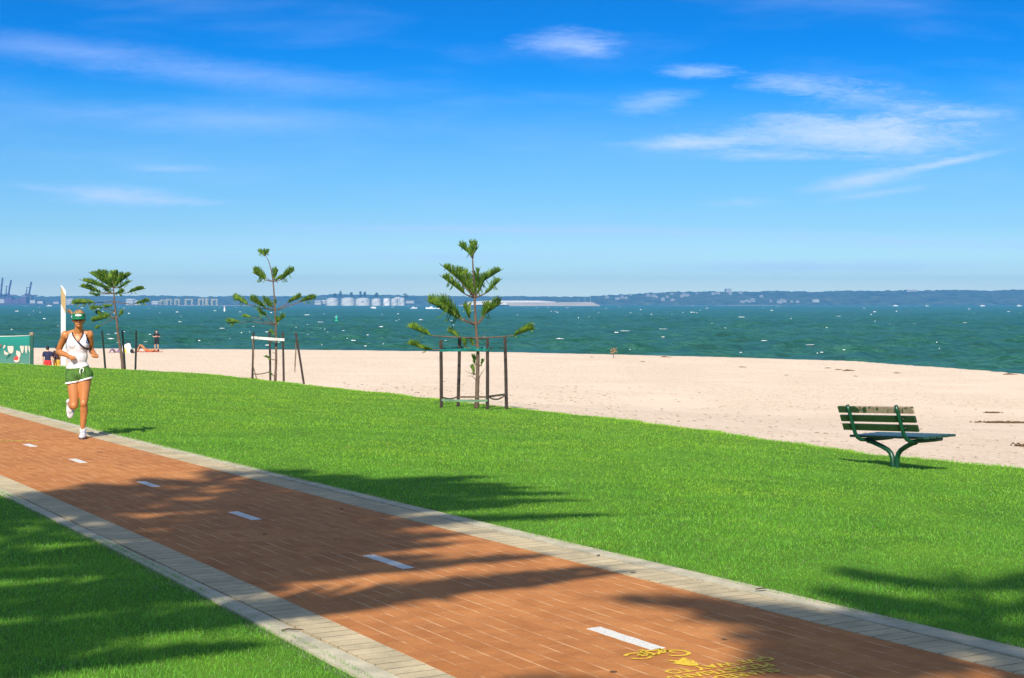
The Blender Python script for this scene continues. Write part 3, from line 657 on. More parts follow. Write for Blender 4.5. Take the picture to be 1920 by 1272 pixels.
T2 = pine((516, 713), 2.25, [(492,1150),(500,1000),(498,800),(493,640),(485,500),(475,370),(460,280),(440,210),(413,168)], [
  ((415,172),(400,160),(358,132),28,0.1), ((415,172),(418,155),(440,132),28,0.1), ((415,172),(410,150),(398,128),24,0.1),
  ((475,368),(415,362),(318,305),58,0.35), ((475,368),(430,355),(345,300),50,0.4), ((475,368),(485,345),(512,290),46,0.2), ((475,368),(540,360),(640,290),52,0.35), ((475,370),(500,362),(545,345),30,0.2),
  ((490,590),(390,572),(290,520),55,0.35), ((490,590),(280,560),(160,508),50,0.62), ((490,585),(450,572),(400,532),48,0.3), ((490,590),(450,560),(420,545),40,0.3),
  ((495,592),(600,540),(700,500),42,0.5), ((495,590),(690,535),(812,508),44,0.62), ((490,585),(482,560),(500,540),36,0.2),
  ((495,700),(300,690),(116,705),44,0.75), ((490,700),(420,645),(362,618),36,0.6), ((485,700),(350,665),(235,652),26,0.75), ((497,705),(520,690),(566,655),36,0.25), ((495,700),(505,690),(508,662),30,0.2),
  ((495,800),(475,790),(455,772),24,0.3), ((500,945),(480,940),(465,932),0,0), ((490,1000),(455,990),(410,970),16,0.5), ((492,1130),(475,1120),(450,1105),14,0.5)],
  'skinny young pine with a bent top and bare gaps, tied by a white strap', 4.2417, (400, 440), 0.046, 23, (0.8, -0.7, 0.2, -0.9, 0.6))
T3 = pine((231, 692), 2.4, [(612,1225),(590,1050),(555,850),(540,680),(520,530),(510,430),(500,300),(510,220),(520,160)], [
  ((500,305),(420,260),(225,130),66,0.1), ((500,300),(430,240),(303,120),70,0.1), ((500,300),(460,230),(358,132),70,0.1), ((505,290),(490,220),(480,122),62,0.1), ((505,290),(530,210),(545,118),62,0.1),
  ((505,300),(560,240),(625,148),60,0.1), ((505,300),(590,230),(704,143),58,0.12), ((500,300),(450,270),(360,200),66,0.1), ((505,300),(550,260),(610,200),60,0.1),
  ((505,330),(380,298),(130,213),56,0.15), ((505,310),(580,300),(705,225),34,0.2), ((500,355),(330,352),(116,286),58,0.35), ((505,350),(640,362),(854,313),48,0.45), ((505,355),(540,372),(620,345),46,0.1), ((495,355),(440,350),(400,320),42,0.2),
  ((495,360),(350,372),(312,395),60,0.72), ((510,450),(280,472),(18,486),62,0.45), ((515,450),(700,492),(912,455),44,0.6), ((510,460),(480,500),(408,530),50,0.3),
  ((515,560),(370,530),(235,545),44,0.5), ((520,570),(400,620),(300,590),44,0.5), ((530,640),(430,640),(258,690),60,0.3), ((530,640),(440,620),(340,640),50,0.3), ((535,660),(560,630),(606,588),46,0.3),
  ((520,560),(640,568),(700,545),0,0), ((530,650),(400,700),(310,765),34,0.75)],
  'young pine with a broad dense crown and leaning trunk beside three bare stakes', 6.056, (130, 490), 0.062, 37, (0.8, -0.7, 0.4, -0.9, 0.5, 0.1))

# ------------------------------------------------------------------ stakes and guards
M_STAKE = mat('dark_hardwood_stake', (0.075, 0.050, 0.038), 0.85, col2=(0.03, 0.024, 0.02), scale=9, bump=0.4, bscale=50)
M_STAKEG = mat('green_black_stake', (0.02, 0.035, 0.025), 0.7, col2=(0.012, 0.014, 0.012), scale=9)
M_TEAL = mat('teal_webbing', (0.010, 0.22, 0.19), 0.6, var=0.4, scale=10)
M_RUB = mat('brown_hessian_strap', (0.22, 0.16, 0.11), 0.9, var=0.5, scale=20)
M_WSTRAP = mat('white_webbing', (0.66, 0.64, 0.62), 0.7, var=0.25, scale=14)
M_NET = mat('faded_green_webbing', (0.16, 0.30, 0.17), 0.85, var=0.4, scale=14)
def strap(m, pts, width, th=0.004, twist=0.0):
    """flat ribbon with thickness"""
    P = [Vector(p) for p in pts]; n = len(P); vs = []; fs = []
    for i, p in enumerate(P):
        t = (P[min(i+1, n-1)]-P[max(i-1, 0)]).normalized(); a = twist*math.sin(i*1.3)
        up = Vector((0, 0, 1)); s = t.cross(up); s = s.normalized() if s.length > 0.05 else Vector((0, 1, 0)); up = s.cross(t).normalized()
        u2 = (up*math.cos(a)+s*math.sin(a)); s2 = (s*math.cos(a)-up*math.sin(a))
        for (cu, cs) in ((-1, -1), (1, -1), (1, 1), (-1, 1)): vs.append(p+u2*cu*width/2+s2*cs*th/2)
    for i in range(n-1):
        for k in range(4): fs.append((i*4+k, i*4+(k+1) % 4, (i+1)*4+(k+1) % 4, (i+1)*4+k))
    fs += [(3, 2, 1, 0), tuple((n-1)*4+k for k in range(4))]
    m.add(vs, fs)
def sag(a, b, d, n=8): 
    a = Vector(a); b = Vector(b)
    return [a.lerp(b, i/n)+Vector((0, 0, -4*d*(i/n)*(1-i/n))) for i in range(n+1)]
def stake_mb(base, top, w=0.05):
    m = MB(); base = Vector(base); top = Vector(top); m.tube([base-(top-base)*0.06, base.lerp(top, 0.5)+Vector((0.004, 0, 0)), top, top+Vector((0, 0, 0.012))], [w*0.60, w*0.58, w*0.55, w*0.35], 4); return m
def guard(base_px, m_px, X0, scale, org, stakes, w, label, m):
    bx, by = base_px; root = empty('tree_guard', X0, 0, label, 'tree guard', 'staked guards around the young pines'); out = []
    def loc(c, dy): return at(org[0]+c[0]/scale, org[1]+c[1]/scale, X0.y+dy)-X0
    for top, bot, dy in stakes:
        a = loc(bot, dy); b = loc(top, dy); wz = float(z_lawn(X0.x+a.x, X0.y+dy))-X0.z; sh = wz-a.z
        a.z = wz; stake_mb(a, b, w).build('stake', m, root); out.append((a, b))
    return root, loc, out
g1, loc, st = guard((893, 766), T1[2], T1[1], 3.636, (740, 440), [((315,722),(318,1200),-0.55), ((443,705),(432,1170),0.45), ((632,712),(632,1190),-0.35), ((752,705),(762,1170),0.65)], 0.062, 'four dark stakes with green and brown straps around the tallest pine', M_STAKE)
b = MB()
strap(b, sag(loc((306,792), -0.60), loc((560,786), -0.12), -0.005)+sag(loc((565,786), -0.12), loc((640,788), -0.42), -0.004)[1:], 0.055, twist=0.35)
strap(b, sag(loc((306,780), -0.52), loc((443,772), 0.50), 0.01)+sag(loc((445,772), 0.5), loc((752,770), 0.70), 0.02)[1:]+sag(loc((760,772), 0.68), loc((640,775), -0.40), 0.0)[1:], 0.065, twist=0.3)
b.build('green_strap', M_TEAL, g1)
b = MB(); strap(b, sag(loc((318,1105), -0.5), loc((432,1103), 0.42), 0.05), 0.03); strap(b, sag(loc((632,1100), -0.38), loc((755,1092), 0.60), 0.09), 0.035); strap(b, sag(loc((632,1106), -0.36), loc((755,1090), 0.62), 0.0), 0.045); strap(b, sag(loc((436,1108), 0.45), loc((632,1108), -0.34), 0.0), 0.04)
b.build('brown_strap', M_RUB, g1)
b = MB(); strap(b, sag(loc((318,1128), -0.58), loc((632,1132), -0.40), 0.012), 0.05, twist=0.2); b.build('faded_strap', M_NET, g1)

g2, loc, st = guard((516, 713), T2[2], T2[1], 4.2417, (400, 440), [((320,780),(310,1150),-0.4), ((447,770),(453,1155),0.3), ((552,778),(560,1160),-0.2), ((655,782),(717,1180),0.1)], 0.060, 'four leaning dark stakes and a white strap around the skinny pine', M_STAKE)
b = MB(); strap(b, sag(loc((302,820), -0.43), loc((565,838), -0.25), 0.0), 0.085, twist=0.25); strap(b, sag(loc((325,815), -0.38), loc((500,845), -0.18), 0.01), 0.07, twist=0.3); b.build('white_strap', M_WSTRAP, g2)
b = MB(); strap(b, sag(loc((305,1106), -0.40), loc((450,1088), 0.28), 0.05), 0.03); strap(b, [loc((312,835), -0.44), loc((322,950), -0.44), loc((318,1050), -0.44), loc((345,1150), -0.45)], 0.035)
b.build('loose_strap', M_RUB, g2); b = MB(); strap(b, [loc((658,858), 0.06), loc((655,950), 0.04), loc((650,1040), 0.04), loc((648,1098), 0.03)], 0.05, twist=0.5); b.build('hanging_strap', M_RUB, g2)
b3x, b3y = 231, 692; mp = T3[2]; X3 = T3[1]
for (top, bot, dy, lb) in [((372,795),(408,1230),-0.5,'left leaning black stake beside the broad crowned pine'), ((600,790),(632,1205),0.5,'middle black stake right against the trunk of the broad crowned pine'), ((760,795),(750,1215),-0.2,'upright black stake to the right of the broad crowned pine')]:
    f = lambda c: at(130+c[0]/6.056, 490+c[1]/6.056, X3.y+dy)-X3
    A = f(bot); B = f(top); zz = float(z_lawn(X3.x+A.x, X3.y+dy))-X3.z; base = Vector((X3.x+A.x, X3.y+dy, X3.z+zz))
    d = B-A; o = stake_mb(Vector((0, 0, 0)), Vector((d.x, 0, B.z-zz)), 0.062).build('tree_stake', M_STAKEG); o.location = base
    tag(o, lb, 'stake', 'loose stakes beside the broad crowned pine')

# ------------------------------------------------------------------ shade trees behind the camera (their crowns cast the shade on the path)
def big_pine(x, y, h, tiers, r0, label, seed, keep=None):
    g = random.Random(seed); root = empty('shade_pine', (x, y, float(z_lawn(x, y))), 0, label, 'tree', 'tall pines whose shade falls on the path')
    tm = MB(); tm.tube([(0, 0, -0.1), (0.02, 0, h*0.3), (-0.03, 0.02, h*0.6), (0, 0, h)], [r0*1.25, r0, r0*0.6, 0.03], 12); tm.build('trunk', M_BARK, root, smooth=True)
    cm = MB()
    for (z, R0, wid, off) in tiers:
        fan = (0.55 if z > 11.4 else 0.22) if x < -3 else 0.8; lean = 0.30 if x < -3 else 0.1
        for k, a0 in enumerate((-0.42*fan, 0.0, 0.42*fan, math.pi-0.45*fan, math.pi, math.pi+0.4*fan, 1.5, -1.6)):
            th = a0+lean+g.uniform(-0.14, 0.14)*max(fan, 0.5)
            R1 = R0*g.uniform(0.58, 1.12)*(1.0 if abs(math.cos(th)) > 0.5 else 0.30)*((0.35 if z < 11 else 0.75) if math.cos(th) < 0 and x < -3 else 1.0)
            dr = Vector((math.cos(th), math.sin(th), 0)); p0 = Vector((0, 0, z)); p1 = p0+dr*R1*0.5+Vector((0, 0, R1*0.03)); p2 = p0+dr*R1+Vector((0, 0, R1*0.16))
            cm.tube([p0, p1, p2], [0.035, 0.025, 0.010], 4)
            fr = frond_mb([p0.lerp(p1, 0.25), p1, p2], wid, seed*7+k+int(z*31), n=int(R1*75), rad=0.020, fringe=0.4); cm.add(fr.v, fr.f)
    cm.build('crown', M_NEED, root); return root
TA = [(13.95, 0.5), (13.4, 1.3), (12.95, 2.4), (12.5, 3.0), (12.1, 3.3), (11.75, 3.6), (11.3, 3.9), (10.95, 4.1), (10.5, 4.2), (10.1, 4.3), (9.7, 4.4), (9.3, 4.6), (8.75, 4.4), (8.3, 3.0), (7.75, 5.3), (7.1, 4.0)]
big_pine(-6.3, -2.9, 14.3, [(z, R0, 0.50, 0.2*i) for i, (z, R0) in enumerate(TA)], 0.19, 'tall tiered pine on the near lawn behind and left of the viewpoint', 3)
TB = [(13.4, 0.7), (12.75, 0.85), (12.3, 2.1), (11.95, 1.75), (11.6, 1.55), (10.6, 2.4), (9.8, 2.6), (9.0, 2.9), (8.2, 3.2)]
big_pine(-0.7, -8.2, 13.9, [(z, R0, 0.50, 0.3*i) for i, (z, R0) in enumerate(TB)], 0.21, 'tall tiered pine standing behind the viewpoint', 4)

# ------------------------------------------------------------------ path markings and litter
def m_paint(name, col, wear, scale=22):
    q = Nodes(name); ob = q.n('ShaderNodeTexCoord').outputs['Object']
    n1 = q.noise(ob, scale, 6, 0.75); q.b.inputs['Roughness'].default_value = 0.7
    q.l(q.mix(q.step(q.noise(ob, 70, 4, 0.7), 0.4, 0.7), col, tuple(c*0.72 for c in col)), q.b.inputs['Base Color'])
    q.l(q.step(n1, wear-0.04, wear+0.04), q.b.inputs['Alpha']); return q.m
M_WPAINT = m_paint('white_road_paint', (0.74, 0.72, 0.67), 0.33)
M_YPAINT = m_paint('yellow_road_paint', (0.85, 0.57, 0.03), 0.42, 34)
def dash(px0, px1, lb):
    t0, u0 = tu(*flat(*px0)); t1, u1 = tu(*flat(*px1)); x, y = xy((t0+t1)/2, (u0+u1)/2); hl = abs(t1-t0)/2; g = random.Random(int(px0[0])); n = 10
    pts = [(-hl+2*hl*i/n+g.uniform(-.006, .006), -0.042+g.uniform(-.003, .003)) for i in range(n+1)]+[(hl-2*hl*i/n+g.uniform(-.006, .006), 0.042+g.uniform(-.003, .003)) for i in range(n+1)]
    m = MB(); m.poly(pts, 0.003); o = m.build('path_dash', M_WPAINT); o.location = (x, y, 0.0012); o.rotation_euler = (0, 0, math.atan2(PY, PX))
    tag(o, lb, 'road marking', 'white dashes along the middle of the path')
for a, b_, lb in [((45,833.5),(68,838),'white dash on the path farthest from the viewer, left of the runner'), ((131,861.5),(161,868),'sunlit white dash just below the feet of the runner'), ((259,904),(298,913),'white dash at the upper edge of the tree shade'),
                 ((431,961),(488,975),'white dash lying in the deepest tree shade'), ((685,1042.5),(772,1066),'worn white dash between streaks of shade'), ((1106,1179),(1240,1217),'nearest and largest white dash beside the yellow bicycle marking')]:
    dash(a, b_, lb)
# yellow stencil: bicycle, arrow and words, reading for people coming the other way
ROT = math.atan2(-NY, -NX)
def text_mb(s, size):
    cu = bpy.data.curves.new('t', 'FONT'); cu.body = s; cu.size = size; cu.align_x = 'CENTER'; cu.align_y = 'CENTER'; cu.offset = 0.003
    o = bpy.data.objects.new('t', cu); C.objects.link(o); bpy.context.view_layer.update()
    me = bpy.data.meshes.new_from_object(o.evaluated_get(bpy.context.evaluated_depsgraph_get()))
    m = MB(); m.add([v.co.copy() for v in me.vertices], [list(p.vertices) for p in me.polygons]); bpy.data.objects.remove(o); return m
mx_, my_ = flat(1300, 1245); mk = empty('path_marking', (mx_, my_, 0.0), ROT, 'yellow stencilled bicycle, arrow and words on the brick path', 'road marking')
MI = Matrix.Rotation(-ROT, 4, 'Z') @ Matrix.Translation((-mx_, -my_, 0))
def lp(px, py): x, y = flat(px, py); return MI @ Vector((x, y, 0.004))
def ring(m, c, rx, ry, w, a0=0, a1=360, n=18):
    P = []; 
    for i in range(n+1): th = R(a0+(a1-a0)*i/n); P.append((c[0]+rx*math.cos(th), c[1]+ry*math.sin(th)))
    vs = []; fs = []
    for i, (x, y) in enumerate(P):
        dx_, dy_ = x-c[0], y-c[1]; l = math.hypot(dx_, dy_); vs += [(x-dx_/l*w/2, y-dy_/l*w/2, c[2]), (x+dx_/l*w/2, y+dy_/l*w/2, c[2])]
    for i in range(n): fs.append((2*i, 2*i+1, 2*i+3, 2*i+2))
    m.add(vs, fs)
def bar(m, a, b_, w):
    a = Vector(a); b_ = Vector(b_); d = (b_-a).normalized(); s = Vector((-d.y, d.x, 0))*w/2; m.add([a-s, a+s, b_+s, b_-s], [(0, 1, 2, 3)])
m = MB(); w1 = lp(1197, 1231.5); w2 = lp(1268, 1226)
bc_ = (w1+w2)/2; ux = (w2-w1).normalized(); uy = Vector((-ux.y, ux.x, 0)); hw_ = (w2-w1).length/2; 
BX = lambda a, b_: bc_+ux*a*hw_*1.15+uy*b_*hw_*1.15
up_ = -1 if (lp(1232, 1240)-lp(1232, 1226)).dot(uy) > 0 else 1
for c in (w1, w2): ring(m, (c.x, c.y, 0.004), hw_*0.62, hw_*0.62, 0.020, 20, 330)
for a, b_ in [((-0.85, 0), (-0.35, 0.75)), ((-0.35, 0.75), (0.55, 0.8)), ((0.55, 0.8), (0.0, 0.0)), ((0.0, 0), (-0.35, 0.75)), ((0, 0), (-0.85, 0)), ((0.85, 0), (0.5, 1.05)), ((0.35, 1.1), (0.65, 1.05)), ((-0.5, 0.95), (-0.2, 0.95))]:
    bar(m, BX(a[0], a[1]*up_), BX(b_[0], b_[1]*up_), 0.020)
m.build('bicycle_symbol', M_YPAINT, mk)
m = MB(); m.add([lp(*p) for p in [(1246,1239),(1272,1240),(1280,1235),(1287,1235.5),(1289,1238),(1300,1240),(1311,1248),(1307,1250),(1294,1250.5),(1270,1247),(1261,1245.5),(1268,1243)]], [tuple(range(12))])
m.build('arrow_symbol', M_YPAINT, mk)
for s, (px, py), sz in [('GIVE WAY TO', (1350, 1248.5), 0.105), ('PEDESTRIANS', (1352, 1260.0), 0.105), ('SHARED PATH', (1354, 1271.5), 0.105)]:
    tm = text_mb(s, sz); c = lp(px, py); tm.v = [(v[0]*0.92+c.x, v[1]+c.y, 0.004) for v in tm.v]; tm.build('lettering', M_YPAINT, mk)
m = MB(); 
x0, y0 = flat(24, 826.5); m.poly([(-0.30, -0.05), (0.0, -0.07), (0.36, -0.02), (0.30, 0.05), (-0.1, 0.06), (-0.33, 0.04)], 0.003)
o = m.build('faint_marking', m_paint('worn_yellow_paint', (0.60, 0.42, 0.06), 0.50, 14)); o.location = (x0, y0, 0.0012); tag(o, 'worn faint yellow stroke on the sunlit bricks near the far dash', 'road marking')

M_LEAF = mat('dry_leaf', (0.10, 0.06, 0.03), 0.8, var=0.5, scale=30); M_TWIG = mat('twig', (0.09, 0.06, 0.04), 0.9)
def leaf(px, py, l, w, ang, lb, z=0.006, m_=None):
    x, y = flat(px, py); m = MB(); n = 9; vs = []; fs = []
    for i in range(n):
        s = i/(n-1); ww = w*math.sin(math.pi*min(1, s*0.97+0.015))**0.8+0.0008; zz_ = 0.10*w*math.sin(s*3.1)
        vs += [(l*(s-0.5), -ww/2, zz_+0.08*w), (l*(s-0.5), 0, zz_), (l*(s-0.5), ww/2, zz_+0.08*w)]
    vs += [(a, b_, c-0.002) for a, b_, c in vs]; k = 3*n
    for i in range(n-1):
        for j in range(2): fs.append((i*3+j, i*3+j+1, i*3+j+4, i*3+j+3)); fs.append((k+i*3+j+3, k+i*3+j+4, k+i*3+j+1, k+i*3+j))
        fs.append((i*3, i*3+3, k+i*3+3, k+i*3)); fs.append((i*3+5, i*3+2, k+i*3+2, k+i*3+5))
    m.add(vs, fs); o = m.build('fallen_leaf', m_ or M_LEAF, smooth=True); o.location = (x, y, z); o.rotation_euler = (0, 0, ang); tag(o, lb, 'leaf', 'dry leaves fallen on the path')
leaf(1427, 1111, 0.085, 0.026, 0.5, 'dark curled leaf on the far kerb right of centre', 0.02)
leaf(1187, 1076, 0.035, 0.02, 0.1, 'small brown leaf on the far cream pavers', 0.008)
leaf(1358, 1201, 0.030, 0.012, -0.3, 'small dark leaf on the bricks above the yellow marking')
leaf(1150, 1262, 0.035, 0.014, 0.1, 'dark leaf on shaded bricks left of the yellow words')
leaf(641, 956, 0.03, 0.02, 0.8, 'tiny dark leaf on bricks near the far kerb in shade')
leaf(496, 1003.5, 0.03, 0.02, 0.2, 'tiny dark leaf below the dash lying in deep shade')
leaf(187, 849, 0.07, 0.02, 0.1, 'flat brown leaf on sunlit bricks right of the runner feet')
leaf(1122, 1043, 0.06, 0.012, 1.2, 'thin brown leaf lying along the far kerb joint')
m = MB(); x0, y0 = flat(548, 1187); m.tube([(-0.055, 0, 0.0), (-0.02, 0.006, 0.006), (0.02, -0.004, 0.004), (0.055, 0.004, 0.002)], [0.004, 0.005, 0.004, 0.002], 6)
o = m.build('fallen_twig', M_TWIG, smooth=True); o.location = (x0, y0, 0.014); o.rotation_euler = (0, 0, 0.05); tag(o, 'short dark twig across the near kerb joint', 'twig')

# ------------------------------------------------------------------ bench
M_BFR = mat('green_painted_steel', (0.004, 0.060, 0.026), 0.35, var=0.25, scale=30, spec=0.5, bump=0.15, bscale=60)
M_BSL = mat('green_painted_timber', (0.020, 0.050, 0.014), 0.45, col2=(0.012, 0.030, 0.010), scale=14, spec=0.5, bump=0.35, bscale=30)
def m_seat():
    q = Nodes('glossy_seat_timber'); ob = q.n('ShaderNodeTexCoord').outputs['Object']
    q.l(q.ramp(q.noise(ob, 12, 5, 0.6), [(0.35, (0.008, 0.028, 0.02)), (0.65, (0.016, 0.06, 0.04))]), q.b.inputs['Base Color'])
    q.b.inputs['Roughness'].default_value = 0.3; q.b.inputs['Specular IOR Level'].default_value = 0.5; q.b.inputs['Coat Weight'].default_value = 0.15; q.b.inputs['Coat Roughness'].default_value = 0.15; return q.m
def m_peel():
    q = Nodes('peeling_green_timber'); ob = q.n('ShaderNodeTexCoord').outputs['Object']; sp = q.n('ShaderNodeSeparateXYZ'); q.l(ob, sp.inputs[0])
    n1 = q.noise(ob, 9, 3, 0.55, 0.6); side = q.step(sp.outputs[0], -0.42, -0.10)
    f = q.step(q.math('ADD', n1, q.math('MULTIPLY', side, 0.20)), 0.62, 0.645)
    wood = q.ramp(q.noise(ob, 60, 5, 0.7, 0, (0.2, 1, 1)), [(0.3, (0.22, 0.15, 0.10)), (0.7, (0.42, 0.32, 0.23))])
    q.l(q.mix(f, (0.022, 0.055, 0.014), wood), q.b.inputs['Base Color']); q.b.inputs['Roughness'].default_value = 0.7; return q.m
bxw, byw = hit(1673, 877); print('bench', bxw, byw, float(z_lawn(bxw, byw)), tu(bxw, byw))
bench = empty('park_bench', (bxw, byw, float(z_lawn(bxw, byw))), math.atan2(-PY, -PX), 'dark green slatted bench with peeling top rail facing the sea', 'bench')
bench.rotation_euler = Matrix.Rotation(0, 3, 'Z').to_euler()
# local: x along the bench (near end +), y forward (towards the sea), z up
Lv = Vector((-PX, -PY, 0)); Nv = Vector((NX, NY, 0)); tilt = R(2.8)
Lt = (Lv*math.cos(tilt)+Vector((0, 0, 1))*math.sin(tilt)); Ut = Lt.cross(Nv); Ut = Ut if Ut.z > 0 else -Ut
Rm = Matrix((Lt, Nv, Ut)).transposed(); bench.rotation_euler = Rm.to_euler()
LB = 0.69
sgn = 1
for nm, zc, fc, mt in [('top_rail', 0.755, -0.262, m_peel()), ('back_slat', 0.640, -0.226, M_BSL), ('back_slat', 0.525, -0.190, M_BSL)]:
    m = MB(); m.box((0, 0, 0), (2*LB, 0.032, 0.088), Matrix.Rotation(R(-16), 3, 'X').to_4x4() if False else None, 0.006)
    o = m.build(nm, mt, bench, smooth=False); o.location = (0, fc, zc); o.rotation_euler = (R(-17)*-1, 0, 0)
    if nm == 'top_rail': o['label'] = 'top rail with green paint peeled off half of it'
MS = m_seat()
for k in range(5):
    m = MB(); m.box((0, 0, 0), (2*LB, 0.098, 0.032), None, 0.006); o = m.build('seat_slat', MS, bench); o.location = (0, -0.045+k*0.112, 0.398+0.004*k)
for s in (-1, 1):
    x = s*0.45; m = MB()
    pts = [(x, -0.325, 0.815), (x, -0.30, 0.74), (x, -0.245, 0.56), (x, -0.205, 0.44), (x, -0.165, 0.385), (x, -0.11, 0.356), (x, -0.04, 0.350), (x, 0.12, 0.352), (x, 0.30, 0.356), (x, 0.44, 0.364)]
    m.tube(pts, [0.024]+[0.026]*9, 10); m.build('side_frame', M_BFR, bench, smooth=True)
    m = MB(); m.tube([(x*0.99, 0.0, 0.335), (s*0.37, 0.01, 0.322), (s*0.22, 0.03, 0.27), (s*0.12, 0.045, 0.225), (s*0.068, 0.05, 0.18), (s*0.042, 0.05, 0.12), (s*0.036, 0.05, 0.0), (s*0.036, 0.05, -0.10)], [0.030, 0.031, 0.031, 0.031, 0.033, 0.034, 0.035, 0.035], 12)
    m.build('support_leg', M_BFR, bench, smooth=True)
M_BOLT = mat('steel_bolt', (0.45, 0.47, 0.45), 0.35, metal=0.8)
for s in (-1, 1):
    for z_, f_ in ((0.755, -0.262), (0.64, -0.226), (0.525, -0.19)):
        m = MB(); m.tube([(s*0.485, f_-0.018, z_), (s*0.485, f_-0.026, z_)], 0.007, 8); m.build('bolt', M_BOLT, bench)

# ------------------------------------------------------------------ people
def solid(name, mb, voxel, m, parent=None, smooth=4, pred=None, mats=None, thick=0, shrink=0.0):
    """fuse overlapping shapes into one continuous surface; pred(center)->None removes a face, else its material slot"""
    t = mb.build('tmp', None); r = t.modifiers.new('r', 'REMESH'); r.mode = 'VOXEL'; r.voxel_size = voxel
    sm = t.modifiers.new('s', 'SMOOTH'); sm.iterations = smooth; sm.factor = 0.5
    bpy.context.view_layer.update()
    me = bpy.data.meshes.new_from_object(t.evaluated_get(bpy.context.evaluated_depsgraph_get())); me.name = name; old = t.data
    bpy.data.objects.remove(t); bpy.data.meshes.remove(old)
    if pred:
        bm = bmesh.new(); bm.from_mesh(me); dead = []
        for f in bm.faces:
            k = pred(f.calc_center_median())
            if k is None: dead.append(f)
            else: f.material_index = k
        bmesh.ops.delete(bm, geom=dead, context='FACES')
        for _ in range(2):
            bv = [v for v in bm.verts if v.is_boundary]; new = {}
            for v in bv:
                nb = [e.other_vert(v).co for e in v.link_edges if e.is_boundary]
                if len(nb) == 2: new[v] = v.co*0.5+(nb[0]+nb[1])*0.25
            for v, c in new.items(): v.co = c
        bm.to_mesh(me); bm.free()
    mi = [0]*len(me.polygons); me.polygons.foreach_get('material_index', mi); me.materials.clear()
    for q_ in (mats or [m]): me.materials.append(q_)
    me.polygons.foreach_set('material_index', mi if pred else [0]*len(mi))
    me.polygons.foreach_set('use_smooth', [True]*len(me.polygons))
    o = bpy.data.objects.new(name, me); C.objects.link(o)
    if parent: o.parent = parent
    if thick:
        sd = o.modifiers.new('t', 'SOLIDIFY'); sd.thickness = thick; sd.offset = 1
    return o
def fist(m, wr, d, up, thumb, s=1.0):
    """closed hand at wrist wr: palm, four bent fingers of different length, thumb from the side of the palm"""
    wr = Vector(wr); d = Vector(d).normalized(); up = Vector(up); up = (up-d*up.dot(d)).normalized(); sd = d.cross(up)*thumb
    pc = wr+d*0.048*s; Mx = Matrix((d, sd, up)).transposed().to_4x4()
    m.cap(wr, 0.024*s, wr+d*0.03*s, 0.026*s); m.ell(pc, (0.044*s, 0.038*s, 0.017*s), Mx)
    for k, ln in enumerate((0.92, 1.0, 0.94, 0.78)):
        o = sd*(0.029-0.0195*k)*s; kn = pc+d*0.036*s+o+up*0.006*s
        p1 = kn+(d*0.45-up*0.9).normalized()*0.030*s*ln; p2 = p1+(-d*0.85-up*0.35).normalized()*0.026*s*ln; p3 = p2+(-d*0.5+up*0.8).normalized()*0.016*s*ln
        m.cap(kn, 0.0100*s, p1, 0.0092*s, 8); m.cap(p1, 0.0092*s, p2, 0.0085*s, 8); m.cap(p2, 0.0085*s, p3, 0.0078*s, 8)
    t0 = pc-d*0.018*s+sd*0.030*s-up*0.004*s; t1 = t0+(d*0.7+sd*0.35-up*0.5).normalized()*0.032*s; t2 = t1+(d*0.3-sd*0.85-up*0.35).normalized()*0.028*s
    m.cap(t0, 0.0135*s, t1, 0.0115*s, 8); m.cap(t1, 0.0110*s, t2, 0.0090*s, 8)
def open_hand(m, wr, d, up, thumb, s=1.0):
    wr = Vector(wr); d = Vector(d).normalized(); up = Vector(up); up = (up-d*up.dot(d)).normalized(); sd = d.cross(up)*thumb
    pc = wr+d*0.048*s; Mx = Matrix((d, sd, up)).transposed().to_4x4(); m.cap(wr, 0.024*s, wr+d*0.03*s, 0.024*s); m.ell(pc, (0.046*s, 0.040*s, 0.015*s), Mx)
    for k, ln in enumerate((0.92, 1.0, 0.94, 0.76)):
        kn = pc+d*0.038*s+sd*(0.030-0.020*k)*s; p1 = kn+(d*0.95-up*0.25).normalized()*0.036*s*ln; p2 = p1+(d*0.75-up*0.6).normalized()*0.038*s*ln
        m.cap(kn, 0.0098*s, p1, 0.0088*s, 8); m.cap(p1, 0.0088*s, p2, 0.0075*s, 8)
    t0 = pc-d*0.02*s+sd*0.03*s; t1 = t0+(d*0.7+sd*0.7).normalized()*0.034*s; t2 = t1+(d*0.95+sd*0.1-up*0.2).normalized()*0.028*s
    m.cap(t0, 0.0135*s, t1, 0.011*s, 8); m.cap(t1, 0.011*s, t2, 0.009*s, 8)
M_SKIN = mat('tanned_skin', (0.50, 0.195, 0.062), 0.42, var=0.2, scale=9, spec=0.5)
M_SKIN2 = mat('light_skin', (0.58, 0.34, 0.22), 0.5, var=0.1, scale=9)
M_LIP = mat('lips', (0.42, 0.14, 0.10), 0.4)
M_HAIR = mat('blonde_brown_hair', (0.42, 0.25, 0.10), 0.5, col2=(0.14, 0.07, 0.03), scale=35)
M_DHAIR = mat('dark_hair', (0.012, 0.009, 0.008), 0.5, var=0.3, scale=40)
M_WHITE = mat('white_cloth', (0.68, 0.655, 0.69), 0.85, var=0.05, scale=8, bump=1.0, bscale=9)
M_NAVY = mat('navy_trim', (0.015, 0.012, 0.035), 0.8)
M_SHORT = mat('green_shorts_cloth', (0.085, 0.20, 0.03), 0.8, col2=(0.035, 0.10, 0.015), scale=16, bump=0.9, bscale=22)
M_SHOE = mat('white_shoe', (0.72, 0.70, 0.70), 0.6, col2=(0.40, 0.39, 0.42), scale=28)
M_SOLE = mat('shoe_sole', (0.10, 0.10, 0.11), 0.7, var=0.3, scale=20)
M_VIS = mat('green_visor_cloth', (0.004, 0.19, 0.085), 0.6, var=0.15, scale=20)
